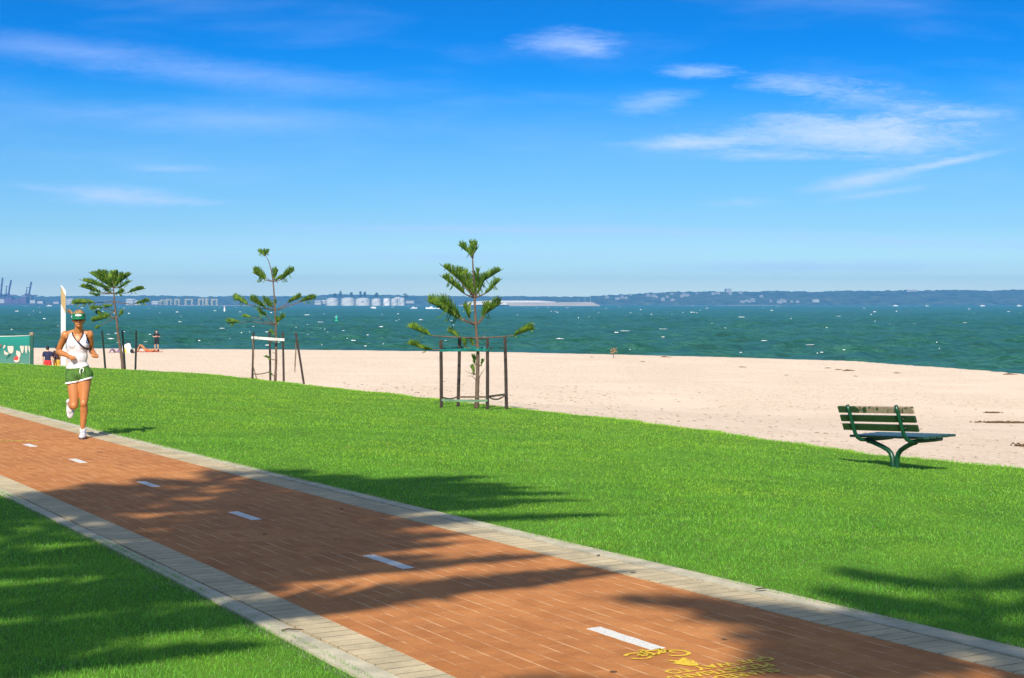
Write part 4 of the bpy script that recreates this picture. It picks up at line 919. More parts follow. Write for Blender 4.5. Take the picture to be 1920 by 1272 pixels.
M_GLASS = mat('dark_sunglass', (0.008, 0.008, 0.01), 0.12, spec=0.7)
M_WMARK = mat('white_print', (0.85, 0.85, 0.85), 0.7)

rx, ry = flat(157, 822.5)
runner = empty('person', (rx, ry, 0.0), 0, 'woman running on the brick path in white tank top, green shorts and green visor', 'person')
KS = F/ry
def J(px, py, dy=0.0): return at(px, py, ry+dy)-Vector((rx, ry, 0))
b = MB()
# head and neck, turned slightly to her left
hc = J(147.6, 598.5, -0.10); tr = Matrix.Rotation(R(14), 4, 'Z')
b.ell(hc+Vector((0, 0.012, 0.012)), (0.070, 0.088, 0.092), tr); b.ell(hc+tr@Vector((0, -0.026, -0.052)), (0.050, 0.052, 0.052), tr); b.ell(hc+tr@Vector((0, -0.060, -0.086)), (0.022, 0.020, 0.016), tr)
b.cap(hc+tr@Vector((0, -0.084, 0.000)), 0.008, hc+tr@Vector((0, -0.098, -0.030)), 0.0125)           # nose
b.ell(hc+tr@Vector((0, -0.081, -0.056)), (0.020, 0.008, 0.007), tr)
for s in (-1, 1): b.ell(hc+tr@Vector((s*0.070, 0.012, -0.015)), (0.010, 0.016, 0.028), tr); b.ell(hc+tr@Vector((s*0.034, -0.062, -0.022)), (0.020, 0.016, 0.020), tr)
nb = J(146.5, 624, -0.035); b.cap(hc+Vector((0, 0.025, -0.06)), 0.046, nb, 0.052)
for s in (-1, 1): b.cap(nb+Vector((0, 0.01, 0.02)), 0.038, nb+Vector((s*0.115, 0.01, -0.012)), 0.036)
def torso(m, inf=0.0):
    e = inf
    m.ell(J(146, 645, -0.02), (0.132+e, 0.096+e, 0.165+e)); m.ell(J(145.5, 668, -0.012), (0.115+e, 0.085+e, 0.13+e)); m.ell(J(146.5, 690, 0.0), (0.130+e, 0.092+e, 0.10+e))
    m.cap(J(128.5, 632, -0.01), 0.040+e, J(163.5, 631, -0.01), 0.040+e)
    for px in (138, 156): m.ell(J(px, 646, -0.085), (0.052+e, 0.048+e, 0.050+e))
def pelvis(m, inf=0.0):
    e = inf
    m.ell(J(147, 702, 0.01), (0.158+e, 0.105+e, 0.105+e)); m.ell(J(139, 704, 0.055), (0.075+e, 0.07+e, 0.08+e)); m.ell(J(157, 704, 0.055), (0.075+e, 0.07+e, 0.08+e))
torso(b); pelvis(b)
hl_, kl, al = J(137.5, 706, 0.0), J(139.0, 760.5, -0.06), J(130.5, 756.0, 0.33)          # her right leg, swinging
hr_, kr, ar = J(160, 703, 0.0), J(157.2, 757, -0.05), J(155.0, 803.5, 0.02)             # her left leg, planted
b.cap(hl_, 0.086, hl_.lerp(kl, 0.5), 0.072); b.cap(hl_.lerp(kl, 0.5), 0.072, kl, 0.052); b.ell(kl+Vector((0, -0.012, 0.0)), (0.047, 0.045, 0.052))
b.cap(kl, 0.048, kl.lerp(al, 0.35)+Vector((0, 0, -0.01)), 0.054); b.cap(kl.lerp(al, 0.35)+Vector((0, 0, -0.01)), 0.054, al, 0.031)
b.cap(hr_, 0.087, hr_.lerp(kr, 0.5), 0.068); b.cap(hr_.lerp(kr, 0.5), 0.068, kr, 0.048); b.ell(kr+Vector((0, -0.016, 0.005)), (0.043, 0.042, 0.050))
b.cap(kr, 0.045, kr.lerp(ar, 0.33)+Vector((0.003, 0.018, 0)), 0.050); b.cap(kr.lerp(ar, 0.33)+Vector((0.003, 0.018, 0)), 0.050, ar, 0.029)
b.cap(ar, 0.030, ar+Vector((0.0, 0.01, -0.05)), 0.034); b.cap(al, 0.030, al+Vector((0, 0.03, -0.03)), 0.032)
for (sh, elb, wr, d, up, th) in [(J(122.0, 628.5, 0.0), J(109.0, 660, 0.13), J(130.5, 668.5, -0.10), None, Vector((-0.1, -0.2, 1)), -1), (J(168.3, 628, 0.0), J(171.0, 657.5, 0.12), J(177.5, 664.5, -0.10), None, Vector((0.3, 0, 1)), 1)]:
    b.ell(sh, (0.048, 0.052, 0.056)); b.cap(sh+Vector((0, 0, -0.01)), 0.046, sh.lerp(elb, 0.5), 0.042); b.cap(sh.lerp(elb, 0.5), 0.042, elb, 0.034)
    b.cap(elb, 0.034, elb.lerp(wr, 0.3), 0.038); b.cap(elb.lerp(wr, 0.3), 0.038, wr, 0.024); fist(b, wr, (wr-elb), up, th, 0.98)
solid('body', b, 0.0065, M_SKIN, runner, 3)
# tank top
b = MB(); torso(b, 0.010); b.cap(nb+Vector((-0.055, 0.01, 0.004)), 0.034, nb+Vector((-0.09, 0.01, -0.06)), 0.04); b.cap(nb+Vector((0.062, 0.01, 0.004)), 0.034, nb+Vector((0.095, 0.01, -0.06)), 0.04)
b.ell(J(146, 690, 0), (0.145, 0.105, 0.06))
def lin(v, pts):
    pts = sorted(pts); return float(np.interp(v, [p[0] for p in pts], [p[1] for p in pts]))
def seg_d(x, z, a, c):
    ax, az_ = a; cx_, cz = c; t_ = max(0, min(1, ((x-ax)*(cx_-ax)+(z-az_)*(cz-az_))/((cx_-ax)**2+(cz-az_)**2))); return math.hypot(x-ax-t_*(cx_-ax), z-az_-t_*(cz-az_))
VL, VA, VR, VE = (-0.145, 1.375), (-0.036, 1.215), (0.012, 1.34), (0.060, 1.125)
def top_pred(c):
    x, y, z = c
    hem = lin(x, [(-0.25, 0.875), (-0.05, 0.885), (0.08, 0.918)])
    if z < hem or z > 1.392: return None
    if z > 1.17:
        xl = lin(z, [(1.17, -0.30), (1.20, -0.215), (1.27, -0.190), (1.33, -0.183), (1.40, -0.180)]); xr = lin(z, [(1.17, 0.16), (1.20, 0.074), (1.27, 0.062), (1.33, 0.045), (1.40, 0.034)])
        if x < xl or x > xr: return None
        if z > 1.19 and (x < xl+0.015 or x > xr-0.015): return 1
    if y < 0.02:
        vz = lin(x, [(-0.145, 1.385), (-0.10, 1.295), (-0.036, 1.215), (-0.012, 1.26), (0.012, 1.385)]) if -0.145 < x < 0.012 else 9
        if z > vz: return None
        if min(seg_d(x, z, VL, (-0.10, 1.292)), seg_d(x, z, (-0.10, 1.292), VA), seg_d(x, z, VA, (-0.010, 1.262)), seg_d(x, z, (-0.010, 1.262), VR), seg_d(x, z, VA, VE)) < 0.0125: return 1
    elif z > 1.36: return None
    return 0
solid('tank_top', b, 0.0065, None, runner, 3, top_pred, [M_WHITE, M_NAVY], 0.004)
b = MB(); b.ell(J(163.5, 641.5, -0.118), (0.008, 0.004, 0.011)); b.build('chest_emblem', mat('blue_print', (0.15, 0.25, 0.55), 0.7), runner, smooth=True)
# shorts
b = MB(); pelvis(b, 0.011); b.ell(J(146.5, 692, 0.0), (0.146, 0.106, 0.07)); b.cap(hl_, 0.098, J(136.0, 724, -0.02), 0.089); b.cap(hr_, 0.096, J(161.0, 716, -0.015), 0.087)
def short_pred(c):
    x, y, z = c; h = lin(x, [(-0.24, 0.682), (-0.072, 0.708), (-0.060, 0.722), (-0.048, 0.714), (0.12, 0.762)]); 
    if z < h or z > lin(x, [(-0.25, 0.880), (0.08, 0.918)])+0.004: return None
    if z < h+0.020: return 1
    if x < -0.226 and y < 0.05: return 1
    return 0
solid('shorts', b, 0.0065, None, runner, 3, short_pred, [M_SHORT, M_WMARK], 0.004)
b = MB()
for (a0, a1, a2, a3) in [((152.5,690),(150,693),(149.5,698),(151,702)), ((152.5,690),(156,691),(156.5,696),(154.5,698))]: b.tube([J(*a0, -0.128), J(*a1, -0.135), J(*a2, -0.135), J(*a3, -0.135)], 0.0055, 6)
b.build('drawstring', M_WMARK, runner, smooth=True)
# shoes, socks
def shoe(nm, heel, toe, up, s=1.0, lb=None):
    heel = Vector(heel); toe = Vector(toe); d = (toe-heel).normalized(); up = (Vector(up)-d*Vector(up).dot(d)).normalized(); sd = d.cross(up); L_ = (toe-heel).length; MM = Matrix((d, sd, up)).transposed().to_4x4()
    u = MB(); u.ell(heel+d*0.035+up*0.035, (0.045, 0.036, 0.050), MM); u.cap(heel+d*0.06+up*0.040, 0.036, heel+d*L_*0.62+up*0.026, 0.040); u.ell(heel+d*L_*0.74+up*0.018, (0.070, 0.046, 0.028), MM); u.cap(heel+d*0.035+up*0.06, 0.036, heel+d*0.04+up*0.085, 0.037)
    o = solid(nm, u, 0.007, M_SHOE, runner, 3)
    so = MB(); pts = []
    for i in range(20):
        th = 2*math.pi*i/20; a = (math.cos(th)*0.5+0.5); w_ = 0.046*(0.78+0.32*math.sin(a*2.2)); pts.append((a*L_*1.02-0.004, math.sin(th)*w_))
    T4 = Matrix.Translation(heel-up*0.012) @ MM; so.poly(pts, 0.018, T4); so.build('sole', M_SOLE if nm == 'shoe' and lb else mat('pale_sole', (0.6, 0.6, 0.6), 0.7), o)
    return o
shoe('shoe', ar+Vector((-0.004, 0.055, -0.095)), ar+Vector((0.040, -0.185, -0.112)), (0, 0.05, 1), lb=1)
shoe('shoe', al+Vector((-0.018, 0.085, 0.045)), al+Vector((-0.004, 0.06, -0.20)), (0.1, -1, -0.2))
for (c_, d_) in ((ar+Vector((0, 0.008, -0.035)), Vector((0, 0, 0.04))), (al+Vector((0, 0.045, -0.01)), Vector((0, -0.04, 0.004)))):
    b = MB(); b.cap(c_, 0.037, c_+d_, 0.035); b.build('sock', M_WMARK, runner, smooth=True)
# hair, visor, sunglasses
b = MB(); b.ell(hc+Vector((0, 0.020, 0.020)), (0.079, 0.092, 0.097), tr)
def hair_pred(c):
    v = tr.inverted() @ (Vector(c)-hc)
    return None if (v.y < -0.028 and v.z < 0.048) or (v.y < 0.005 and v.z < -0.01) or v.z < -0.055 else 0
solid('hair', b, 0.007, M_HAIR, runner, 2, hair_pred, [M_HAIR], 0.004)
b = MB(); g = random.Random(2)
for k in range(46):
    a = J(137.5, 592, -0.02)+Vector((g.uniform(-.012, .012), g.uniform(-.015, .015), g.uniform(-.015, .015))); e1_ = J(134+g.uniform(-1.5, 1), 586+g.uniform(-2, 2.5), 0.03+g.uniform(-.03, .03)); e2_ = J(128.5+g.uniform(-3.5, 2), 582+g.uniform(-3, 5), 0.05+g.uniform(-.04, .04))
    b.tube([a, a.lerp(e1_, 0.6), e1_, e2_], [0.008, 0.007, 0.006, 0.002], 5)
b.build('ponytail', M_HAIR, runner, smooth=True)
vis = empty('visor', (0, 0, 0)); vis.parent = runner; vs_ = tr
b = MB(); vv = []; ff = []; n = 30
for i in range(n):
    th = 2*math.pi*i/n
    for (rr, zz_) in ((1.0, 0.012), (0.99, 0.062), (0.94, 0.062), (0.95, 0.012)):
        vv.append(hc+tr@Vector((0.084*rr*math.cos(th), 0.014+0.100*rr*math.sin(th), zz_+0.008*math.sin(th)*-1)))
for i in range(n):
    for k in range(4): ff.append((i*4+k, i*4+(k+1) % 4, ((i+1) % n)*4+(k+1) % 4, ((i+1) % n)*4+k))
b.add(vv, ff); bpy.data.objects.remove(vis); vis = b.build('visor', M_VIS, runner, smooth=False)
b = MB(); vv = []; ff = []; n = 16
for i in range(n+1):
    th = R(180+180*i/n)
    for (e_, dz_) in ((1.0, 0.0), (1.62, -0.030), (1.62, -0.034), (1.0, -0.006)):
        yy_ = 0.014+0.098*math.sin(th)*e_; vv.append(hc+tr@Vector((0.083*math.cos(th)*(1+0.04*(e_-1)), yy_, 0.020+dz_+0.012*abs(math.sin(th)))))
for i in range(n):
    for k in range(4): ff.append((i*4+k, i*4+(k+1) % 4, (i+1)*4+(k+1) % 4, (i+1)*4+k))
ff += [(3, 2, 1, 0), tuple(n*4+k for k in range(4))]; b.add(vv, ff); b.build('brim', M_VIS, vis, smooth=True)
b = MB(); 
for (ox, w_, h_) in ((-0.022, 0.020, 0.013), (0.0, 0.022, 0.016), (0.022, 0.018, 0.012)): b.ell(hc+tr@Vector((ox, -0.086+abs(ox)*0.25, 0.046)), (w_, 0.006, h_), tr)
solid('emblem', b, 0.004, M_WMARK, vis, 1)
b = MB(); b.ell(hc+tr@Vector((-0.083, 0.0, 0.028)), (0.005, 0.017, 0.017), tr); b.build('side_patch', M_WMARK, vis, smooth=True)
b = MB()
for s in (-1, 1): b.ell(hc+tr@Vector((s*0.033, -0.078+0.006, -0.006)), (0.031, 0.012, 0.019), tr); b.cap(hc+tr@Vector((s*0.058, -0.062, 0.0)), 0.005, hc+tr@Vector((s*0.075, 0.01, 0.0)), 0.004, 6)
b.cap(hc+tr@Vector((-0.015, -0.086, 0)), 0.005, hc+tr@Vector((0.015, -0.086, 0)), 0.005, 6); solid('sunglasses', b, 0.004, M_GLASS, runner, 1)
b = MB(); b.ell(hc+tr@Vector((0, -0.087, -0.0565)), (0.019, 0.005, 0.0045), tr); b.build('lips', M_LIP, runner, smooth=True)

def simple_person(loc, rz, label, pose, h, skin, hairm, shirt, shorts, female=False, sleeves=True, group=None):
    root = empty('person', loc, rz, label, 'person', group); k = h/1.75
    V3 = lambda *a: Vector(a)*k; b = MB(); T = MB(); P = MB()
    hd = V3(0, 0.0, 1.63); b.ell(hd, (0.076*k, 0.095*k, 0.115*k)); b.ell(hd+V3(0, -0.04, -0.07), (0.05*k, 0.05*k, 0.05*k)); b.cap(hd+V3(0, -0.09, 0.0), 0.010*k, hd+V3(0, -0.105, -0.03), 0.014*k); b.ell(hd+V3(0, -0.09, -0.06), (0.02*k, 0.01*k, 0.008*k))
    for s in (-1, 1): b.ell(hd+V3(s*0.078, 0, -0.01), (0.011*k, 0.018*k, 0.03*k)); b.ell(hd+V3(s*0.032, -0.082, 0.012), (0.012*k, 0.010*k, 0.008*k))
    b.cap(hd+V3(0, 0.01, -0.08), 0.055*k, V3(0, 0, 1.45), 0.06*k)
    def tor(m, e): m.ell(V3(0, 0, 1.27), ((0.165+e)*k, (0.11+e)*k, (0.19+e)*k)); m.ell(V3(0, 0, 1.08), ((0.145+e)*k, (0.105+e)*k, (0.16+e)*k)); m.cap(V3(-0.15, 0, 1.40), (0.055+e)*k, V3(0.15, 0, 1.40), (0.055+e)*k)
    def pel(m, e): m.ell(V3(0, 0.01, 0.95), ((0.16+e)*k, (0.11+e)*k, (0.12+e)*k))
    tor(b, 0); pel(b, 0); tor(T, 0.018); pel(P, 0.02); T.ell(V3(0, 0, 1.0), (0.175*k, 0.13*k, 0.1*k))
    for s in (-1, 1):
        hp = V3(s*0.09, 0, 0.92); kn = V3(s*(0.10+pose.get('legs', 0.02)), pose.get('knee', -0.02), 0.49); an = V3(s*(0.10+pose.get('legs', 0.02)*1.6), 0.02, 0.09)
        b.cap(hp, 0.088*k, kn, 0.056*k); b.cap(kn, 0.054*k, kn.lerp(an, 0.35)+V3(0, 0.02, 0), 0.056*k); b.cap(kn.lerp(an, 0.35)+V3(0, 0.02, 0), 0.056*k, an, 0.036*k); b.cap(an+V3(0, 0.04, -0.05), 0.036*k, an+V3(s*0.02, -0.14, -0.06), 0.028*k)
        P.cap(hp, 0.112*k, hp.lerp(kn, 0.85), 0.098*k)
        sh = V3(s*0.20, 0, 1.39); A = pose['armL' if s < 0 else 'armR']; el_ = V3(*A[0]); wr = V3(*A[1])
        b.cap(sh, 0.055*k, el_, 0.040*k); b.cap(el_, 0.040*k, wr, 0.028*k); open_hand(b, wr, wr-el_, Vector((s, 0, 0)) if abs((wr-el_).normalized().x) < 0.8 else Vector((0, 0, 1)), s, 1.0*k)
        if sleeves: T.cap(sh, 0.072*k, sh.lerp(el_, 0.55), 0.062*k)
    solid('body', b, 0.012*k, skin, root, 3)
    solid('shirt', T, 0.014*k, None, root, 2, lambda c: None if (c.z > 1.475*k or c.z < 0.96*k) else 0, [shirt], 0.006)
    solid('shorts', P, 0.014*k, None, root, 2, lambda c: None if (c.z > 1.0*k or c.z < pose.get('hem', 0.60)*k) else 0, [shorts], 0.006)
    Hh = MB(); Hh.ell(hd+V3(0, 0.014, 0.02), (0.086*k, 0.102*k, 0.118*k)); solid('hair', Hh, 0.014*k, None, root, 2, lambda c: None if (c.y < -0.02*k and c.z < 1.68*k) or c.z < 1.56*k else 0, [hairm], 0.004)
    return root
def on_sand(px, Y): x = (px-CX)/F*Y; return (x, Y, float(z_sand(x, Y)))
M_NAVYS = mat('navy_shirt', (0.018, 0.020, 0.065), 0.85, var=0.3, scale=6); M_RED = mat('red_shorts', (0.62, 0.03, 0.03), 0.8, var=0.2, scale=9)
M_BRWN = mat('dark_brown_shirt', (0.055, 0.022, 0.025), 0.85, var=0.3, scale=6); M_YEL = mat('yellow_shorts', (0.62, 0.36, 0.04), 0.8, var=0.3, scale=9)
M_BLK = mat('black_cloth', (0.012, 0.014, 0.020), 0.85, var=0.3, scale=6)
down = dict(armL=((-0.27, 0.02, 1.12), (-0.27, -0.08, 0.88)), armR=((0.27, 0.02, 1.12), (0.28, -0.04, 0.87)), hem=0.62)
simple_person(on_sand(89.5, 86), R(170), 'man seen from behind in navy shirt and red shorts beside the green screen', down, 1.78, M_SKIN2, M_DHAIR, M_NAVYS, M_RED)
simple_person(on_sand(107, 86.5), R(150), 'person in dark brown shirt and yellow shorts half hidden behind the runner arm', dict(armL=((-0.27, 0.05, 1.15), (-0.16, -0.16, 1.02)), armR=((0.27, 0.02, 1.12), (0.16, -0.18, 1.02)), hem=0.60), 1.80, M_SKIN, M_DHAIR, M_BRWN, M_YEL)
simple_person(on_sand(293.5, 141), R(10), 'person in black shirt and shorts standing at the water edge with folded arms', dict(armL=((-0.29, -0.02, 1.17), (-0.02, -0.20, 1.14)), armR=((0.29, -0.02, 1.17), (0.04, -0.22, 1.20)), hem=0.50), 1.74, M_SKIN2, M_DHAIR, M_BLK, M_BLK)

# sunbather on a towel, bags
sx, sy, sz = on_sand(277, 134); mpp = sy/F
sb = empty('person', (sx, sy, sz), 0, 'sunbather lying on a red towel with knees raised near the water', 'person')
b = MB(); Q = lambda px, h, dy=0: Vector(((px-277)*mpp, dy, h))
b.ell(Q(295.5, 0.14, 0.0), (0.12, 0.09, 0.10)); b.cap(Q(293.0, 0.12), 0.055, Q(291, 0.12), 0.06); b.ell(Q(286.5, 0.15), (0.22, 0.17, 0.12)); b.ell(Q(281, 0.13), (0.17, 0.15, 0.10)); b.ell(Q(276, 0.14), (0.17, 0.17, 0.12)); b.ell(Q(286.5, 0.24, -0.07), (0.06, 0.06, 0.05)); b.ell(Q(286.5, 0.24, 0.07), (0.06, 0.06, 0.05))
b.cap(Q(295.5, 0.23), 0.012, Q(295.2, 0.25), 0.014)
for dy, kx, kh, fx in ((-0.10, 263.5, 0.62, 256), (0.10, 266, 0.56, 258)):
    b.cap(Q(274, 0.15, dy), 0.09, Q(kx, kh, dy), 0.058); b.cap(Q(kx, kh, dy), 0.056, Q(fx+0.6, 0.12, dy), 0.036); b.cap(Q(fx+0.6, 0.07, dy), 0.036, Q(fx-3.5, 0.06, dy), 0.026)
for s in (-1, 1):
    b.cap(Q(290, 0.15, s*0.19), 0.05, Q(284.5, 0.08, s*0.30), 0.038); b.cap(Q(284.5, 0.08, s*0.30), 0.038, Q(279.5, 0.06, s*0.27), 0.027); open_hand(b, Q(279.5, 0.06, s*0.27), Vector((-1, 0, 0)), Vector((0, 0, 1)), s)
solid('body', b, 0.014, M_SKIN, sb, 3)
b = MB(); b.ell(Q(276, 0.14), (0.19, 0.185, 0.13)); solid('swimwear', b, 0.016, None, sb, 2, lambda c: 0 if abs(c.x-(276-277)*mpp) < 0.13 else None, [mat('orange_swimwear', (0.65, 0.14, 0.04), 0.8)], 0.004)
b = MB(); b.ell(Q(296.2, 0.15, 0.0), (0.115, 0.10, 0.10)); solid('hair', b, 0.016, None, sb, 2, lambda c: 0 if c.x > (296-277)*mpp else None, [M_DHAIR], 0.004)
def cloth_sheet(cx, cy, lx, ly, z0, amp, seed, nx=24, ny=10, th=0.02):
    g = np.random.default_rng(seed); X = np.linspace(-lx/2, lx/2, nx); Y = np.linspace(-ly/2, ly/2, ny); m = MB(); vs = []
    for y in Y:
        for x in X: vs.append((cx+x, cy+y+0.03*math.sin(x*5), z0+amp*(0.5+0.5*math.sin(x*9+seed+y*4))*(0.6+0.4*math.sin(x*3+seed*2))))
    vs += [(a, c, d-th-amp*0.2) for a, c, d in vs]; k = nx*ny; fs = []
    for j in range(ny-1):
        for i in range(nx-1): q_ = j*nx+i; fs += [(q_, q_+1, q_+nx+1, q_+nx), (k+q_+nx, k+q_+nx+1, k+q_+1, k+q_)]
    for i in range(nx-1): fs += [(i+1, i, k+i, k+i+1), ((ny-1)*nx+i, (ny-1)*nx+i+1, k+(ny-1)*nx+i+1, k+(ny-1)*nx+i)]
    for j in range(ny-1): fs += [(j*nx, (j+1)*nx, k+(j+1)*nx, k+j*nx), ((j+1)*nx+nx-1, j*nx+nx-1, k+j*nx+nx-1, k+(j+1)*nx+nx-1)]
    return m.add(vs, fs)
o = cloth_sheet(0, 0, 2.2, 0.9, 0.03, 0.04, 1).build('beach_towel', mat('red_towel', (0.60, 0.08, 0.04), 0.9, var=0.4, scale=5), smooth=True); o.location = (sx+0.1, sy, sz); tag(o, 'red towel spread under the sunbather on the sand', 'towel')
x_, y_, z_ = on_sand(216.5, 132); o = cloth_sheet(0, 0, 0.95, 0.7, 0.06, 0.30, 4, th=0.05).build('beach_blanket', mat('purple_blanket', (0.17, 0.10, 0.19), 0.9, col2=(0.30, 0.20, 0.28), scale=5), smooth=True); o.location = (x_, y_, z_+0.02); tag(o, 'crumpled purple blanket on the sand left of the beach bag', 'blanket')
x_, y_, z_ = on_sand(239, 131.5); bag = empty('beach_bag', (x_, y_, z_), R(12), 'white and yellow beach bag leaning by the water', 'bag')
b = MB(); b.poly([(-0.36, 0.0), (0.30, 0.0), (0.42, 0.06), (0.20, 0.78), (0.08, 0.82), (-0.42, 0.60), (-0.40, 0.2)], 0.28, Matrix.Rotation(R(90), 4, 'X') @ Matrix.Translation((0, 0, -0.14))); b.build('bag_body', mat('white_canvas', (0.78, 0.76, 0.78), 0.8, var=0.15, scale=4), bag)
b = MB(); b.poly([(-0.34, 0.01), (-0.02, 0.01), (-0.16, 0.42), (-0.38, 0.40)], 0.30, Matrix.Rotation(R(90), 4, 'X') @ Matrix.Translation((0, 0, -0.15))); b.build('yellow_panel', mat('yellow_canvas', (0.75, 0.50, 0.06), 0.8), bag)
b = MB(); b.tube([(-0.40, 0, 0.58), (-0.30, 0, 0.86), (-0.05, 0, 0.98), (0.18, 0, 0.95), (0.22, 0, 0.78)], 0.025, 6); b.build('handle', M_BLK, bag, smooth=True)
x_, y_, z_ = on_sand(247.2, 131); b = MB(); b.ell((0, 0, 0.16), (0.16, 0.14, 0.17)); b.cap((-0.05, 0, 0.28), 0.05, (-0.1, 0, 0.36), 0.03); b.cap((0.08, -0.02, 0.05), 0.07, (0.18, 0, 0.05), 0.05)
o = solid('small_backpack', b, 0.02, M_BLK, None, 2); o.location = (x_, y_, z_); tag(o, 'small black backpack right of the white and yellow bag', 'backpack')

# ------------------------------------------------------------------ timber post and beach screen
px_ = 118.5; X_p, Y_ = hit(118.5, 687); zb_ = float(z_lawn(X_p, Y_)); ht_ = CAMH-(534-HY)/F*Y_-zb_
post = empty('beach_post', (X_p, Y_, zb_), R(24), 'tall white and tan square post with slanted top behind the runner', 'post')
b = MB(); w_ = 0.070; b.add([(-w_,-w_,-0.2),(w_,-w_,-0.2),(w_,w_,-0.2),(-w_,w_,-0.2),(-w_,-w_,ht_-0.02),(w_,-w_,ht_-0.20),(w_,w_,ht_-0.20),(-w_,w_,ht_-0.02)], [(3,2,1,0),(4,5,6,7),(0,1,5,4),(1,2,6,5),(2,3,7,6),(3,0,4,7)])
def m_post():
    q = Nodes('white_tan_post'); ob = q.n('ShaderNodeTexCoord').outputs['Object']; sp = q.n('ShaderNodeSeparateXYZ'); q.l(ob, sp.inputs[0])
    zc = q.math('ADD', sp.outputs[2], q.math('MULTIPLY', sp.outputs[0], 2.2))  # tan band with slanted ends between white lengths of the shaft
    a = q.step(zc, ht_-0.85, ht_-0.84); b_ = q.step(zc, ht_-0.24, ht_-0.23, 1.0, 0.0); f = q.math('MULTIPLY', a, b_)
    n_ = q.noise(ob, 12, 4, 0.6, 0, (1, 1, 0.1)); tan = q.ramp(n_, [(0.3, (0.42, 0.27, 0.12)), (0.7, (0.58, 0.42, 0.22))]); wh = q.ramp(n_, [(0.3, (0.70, 0.70, 0.70)), (0.7, (0.85, 0.85, 0.83))])
    q.l(q.mix(f, wh, tan), q.b.inputs['Base Color']); q.b.inputs['Roughness'].default_value = 0.7; return q.m
b.build('post_shaft', m_post(), post)
b = MB(); b.box((0, 0, 0.02), (0.22, 0.22, 0.06), None, 0.01); b.build('footing', M_CONC, post)

Ys = 75.0; sx1 = (59.5-CX)/F*Ys; mps = Ys/F
zs = float(z_sand(sx1, Ys)); ztop = CAMH-(629-HY)*mps
scr = empty('beach_screen', (sx1, Ys, zs), 0, 'green printed mesh screen with cream shapes hung on posts by the beach', 'screen')
Hs = ztop-zs
M_POSTG = mat('dark_green_post', (0.004, 0.085, 0.055), 0.6, var=0.3, scale=6)
for x in (0.0, -4.4):
    b = MB(); b.box((x, 0, Hs/2-0.1), (0.15, 0.12, Hs+0.2), None, 0.01); po = b.build('screen_post', M_POSTG, scr)
    b = MB(); b.box((x, 0, Hs+0.07), (0.17, 0.16, 0.14), None, 0.015); b.build('post_cap', mat('timber_cap', (0.32, 0.25, 0.17), 0.9, var=0.3), po)
def m_screen():
    q = Nodes('printed_mesh_screen'); ob = q.n('ShaderNodeTexCoord').outputs['Object']; sp = q.n('ShaderNodeSeparateXYZ'); q.l(ob, sp.inputs[0])
    n_ = q.noise(ob, 1.6, 4, 0.6, 0.5, (3.5, 1, 1)); h_ = q.math('ADD', sp.outputs[2], q.math('MULTIPLY', q.math('SUBTRACT', n_, 0.5), 0.35))
    c_ = q.ramp(q.math('DIVIDE', h_, Hs), [(0.0, (0.16, 0.25, 0.19)), (0.35, (0.085, 0.20, 0.16)), (0.66, (0.035, 0.17, 0.135)), (0.78, (0.0, 0.16, 0.13)), (1.0, (0.0, 0.21, 0.17))])
    q.l(c_, q.b.inputs['Base Color']); q.b.inputs['Roughness'].default_value = 0.8; return q.m
nx, nz = 60, 14; b = MB(); vs = []; fs = []
for j in range(nz):
    for i in range(nx):
        x = -0.09-4.22*i/(nx-1); z = 0.30+(Hs-0.34)*j/(nz-1); vs.append((x, -0.035+0.018*math.sin(x*7)*(1-j/nz*0.6), z-0.03*math.sin(i/(nx-1)*math.pi)*(j/nz)))
k = len(vs); vs += [(a, c+0.006, d) for a, c, d in vs]
for j in range(nz-1):
    for i in range(nx-1): q_ = j*nx+i; fs += [(q_+1, q_, q_+nx, q_+nx+1), (k+q_, k+q_+1, k+q_+nx+1, k+q_+nx)]
b.add(vs, fs); sc = b.build('screen_cloth', m_screen(), scr, smooth=True)
b = MB(); b.tube([(0.0, 0, Hs-0.01), (-1.1, -0.02, Hs-0.045), (-2.2, -0.02, Hs-0.055), (-3.3, -0.02, Hs-0.04), (-4.4, 0, Hs)], 0.016, 6); b.build('rope', mat('pale_rope', (0.75, 0.74, 0.70), 0.8), scr, smooth=True)
M_CREAM = mat('cream_print', (0.54, 0.46, 0.39), 0.8, var=0.08, scale=2); M_REDP = mat('red_print', (0.60, 0.04, 0.03), 0.8); M_DGP = mat('dark_green_print', (0.0, 0.07, 0.05), 0.8); M_BRP = mat('maroon_print', (0.22, 0.07, 0.06), 0.8)
def cp(cx, cy): return ((cx/12.72-59.5)*mps, ztop-zs-((600+cy/12.72)-629)*mps)
def print_shape(nm, pts, m, off):
    P = [cp(*p) for p in pts]; b = MB(); Mx = Matrix(((1, 0, 0, 0), (0, 0, -1, -0.060-off), (0, 1, 0, 0), (0, 0, 0, 1))); b.poly(P, 0.004, Mx); b.build(nm, m, sc)
def el_pts(cx, cy, rx_, ry_, a0=0, a1=360, n=20): return [(cx+rx_*math.cos(R(a0+(a1-a0)*i/n)), cy+ry_*math.sin(R(a0+(a1-a0)*i/n))) for i in range(n if a1-a0 == 360 else n+1)]
print_shape('cream_shape', [(188,625),(330,625),(333,700),(322,770),(290,803),(240,800),(212,760),(195,700)], M_CREAM, 0)
print_shape('cream_shape', [(104,725),(125,740),(150,765),(185,785),(215,790),(200,825),(160,838),(125,828),(105,790)], M_CREAM, 0)
print_shape('cream_shape', [(410,722),(440,745),(480,755),(502,800),(500,860),(480,905),(455,900),(425,870),(400,830),(396,760)], M_CREAM, 0)
print_shape('cream_shape', [(485,620),(575,620),(578,700),(560,785),(540,800),(515,760),(495,690)], M_CREAM, 0)
print_shape('cream_shape', [(598,620),(662,620),(664,700),(640,802),(628,802),(610,730)], M_CREAM, 0)
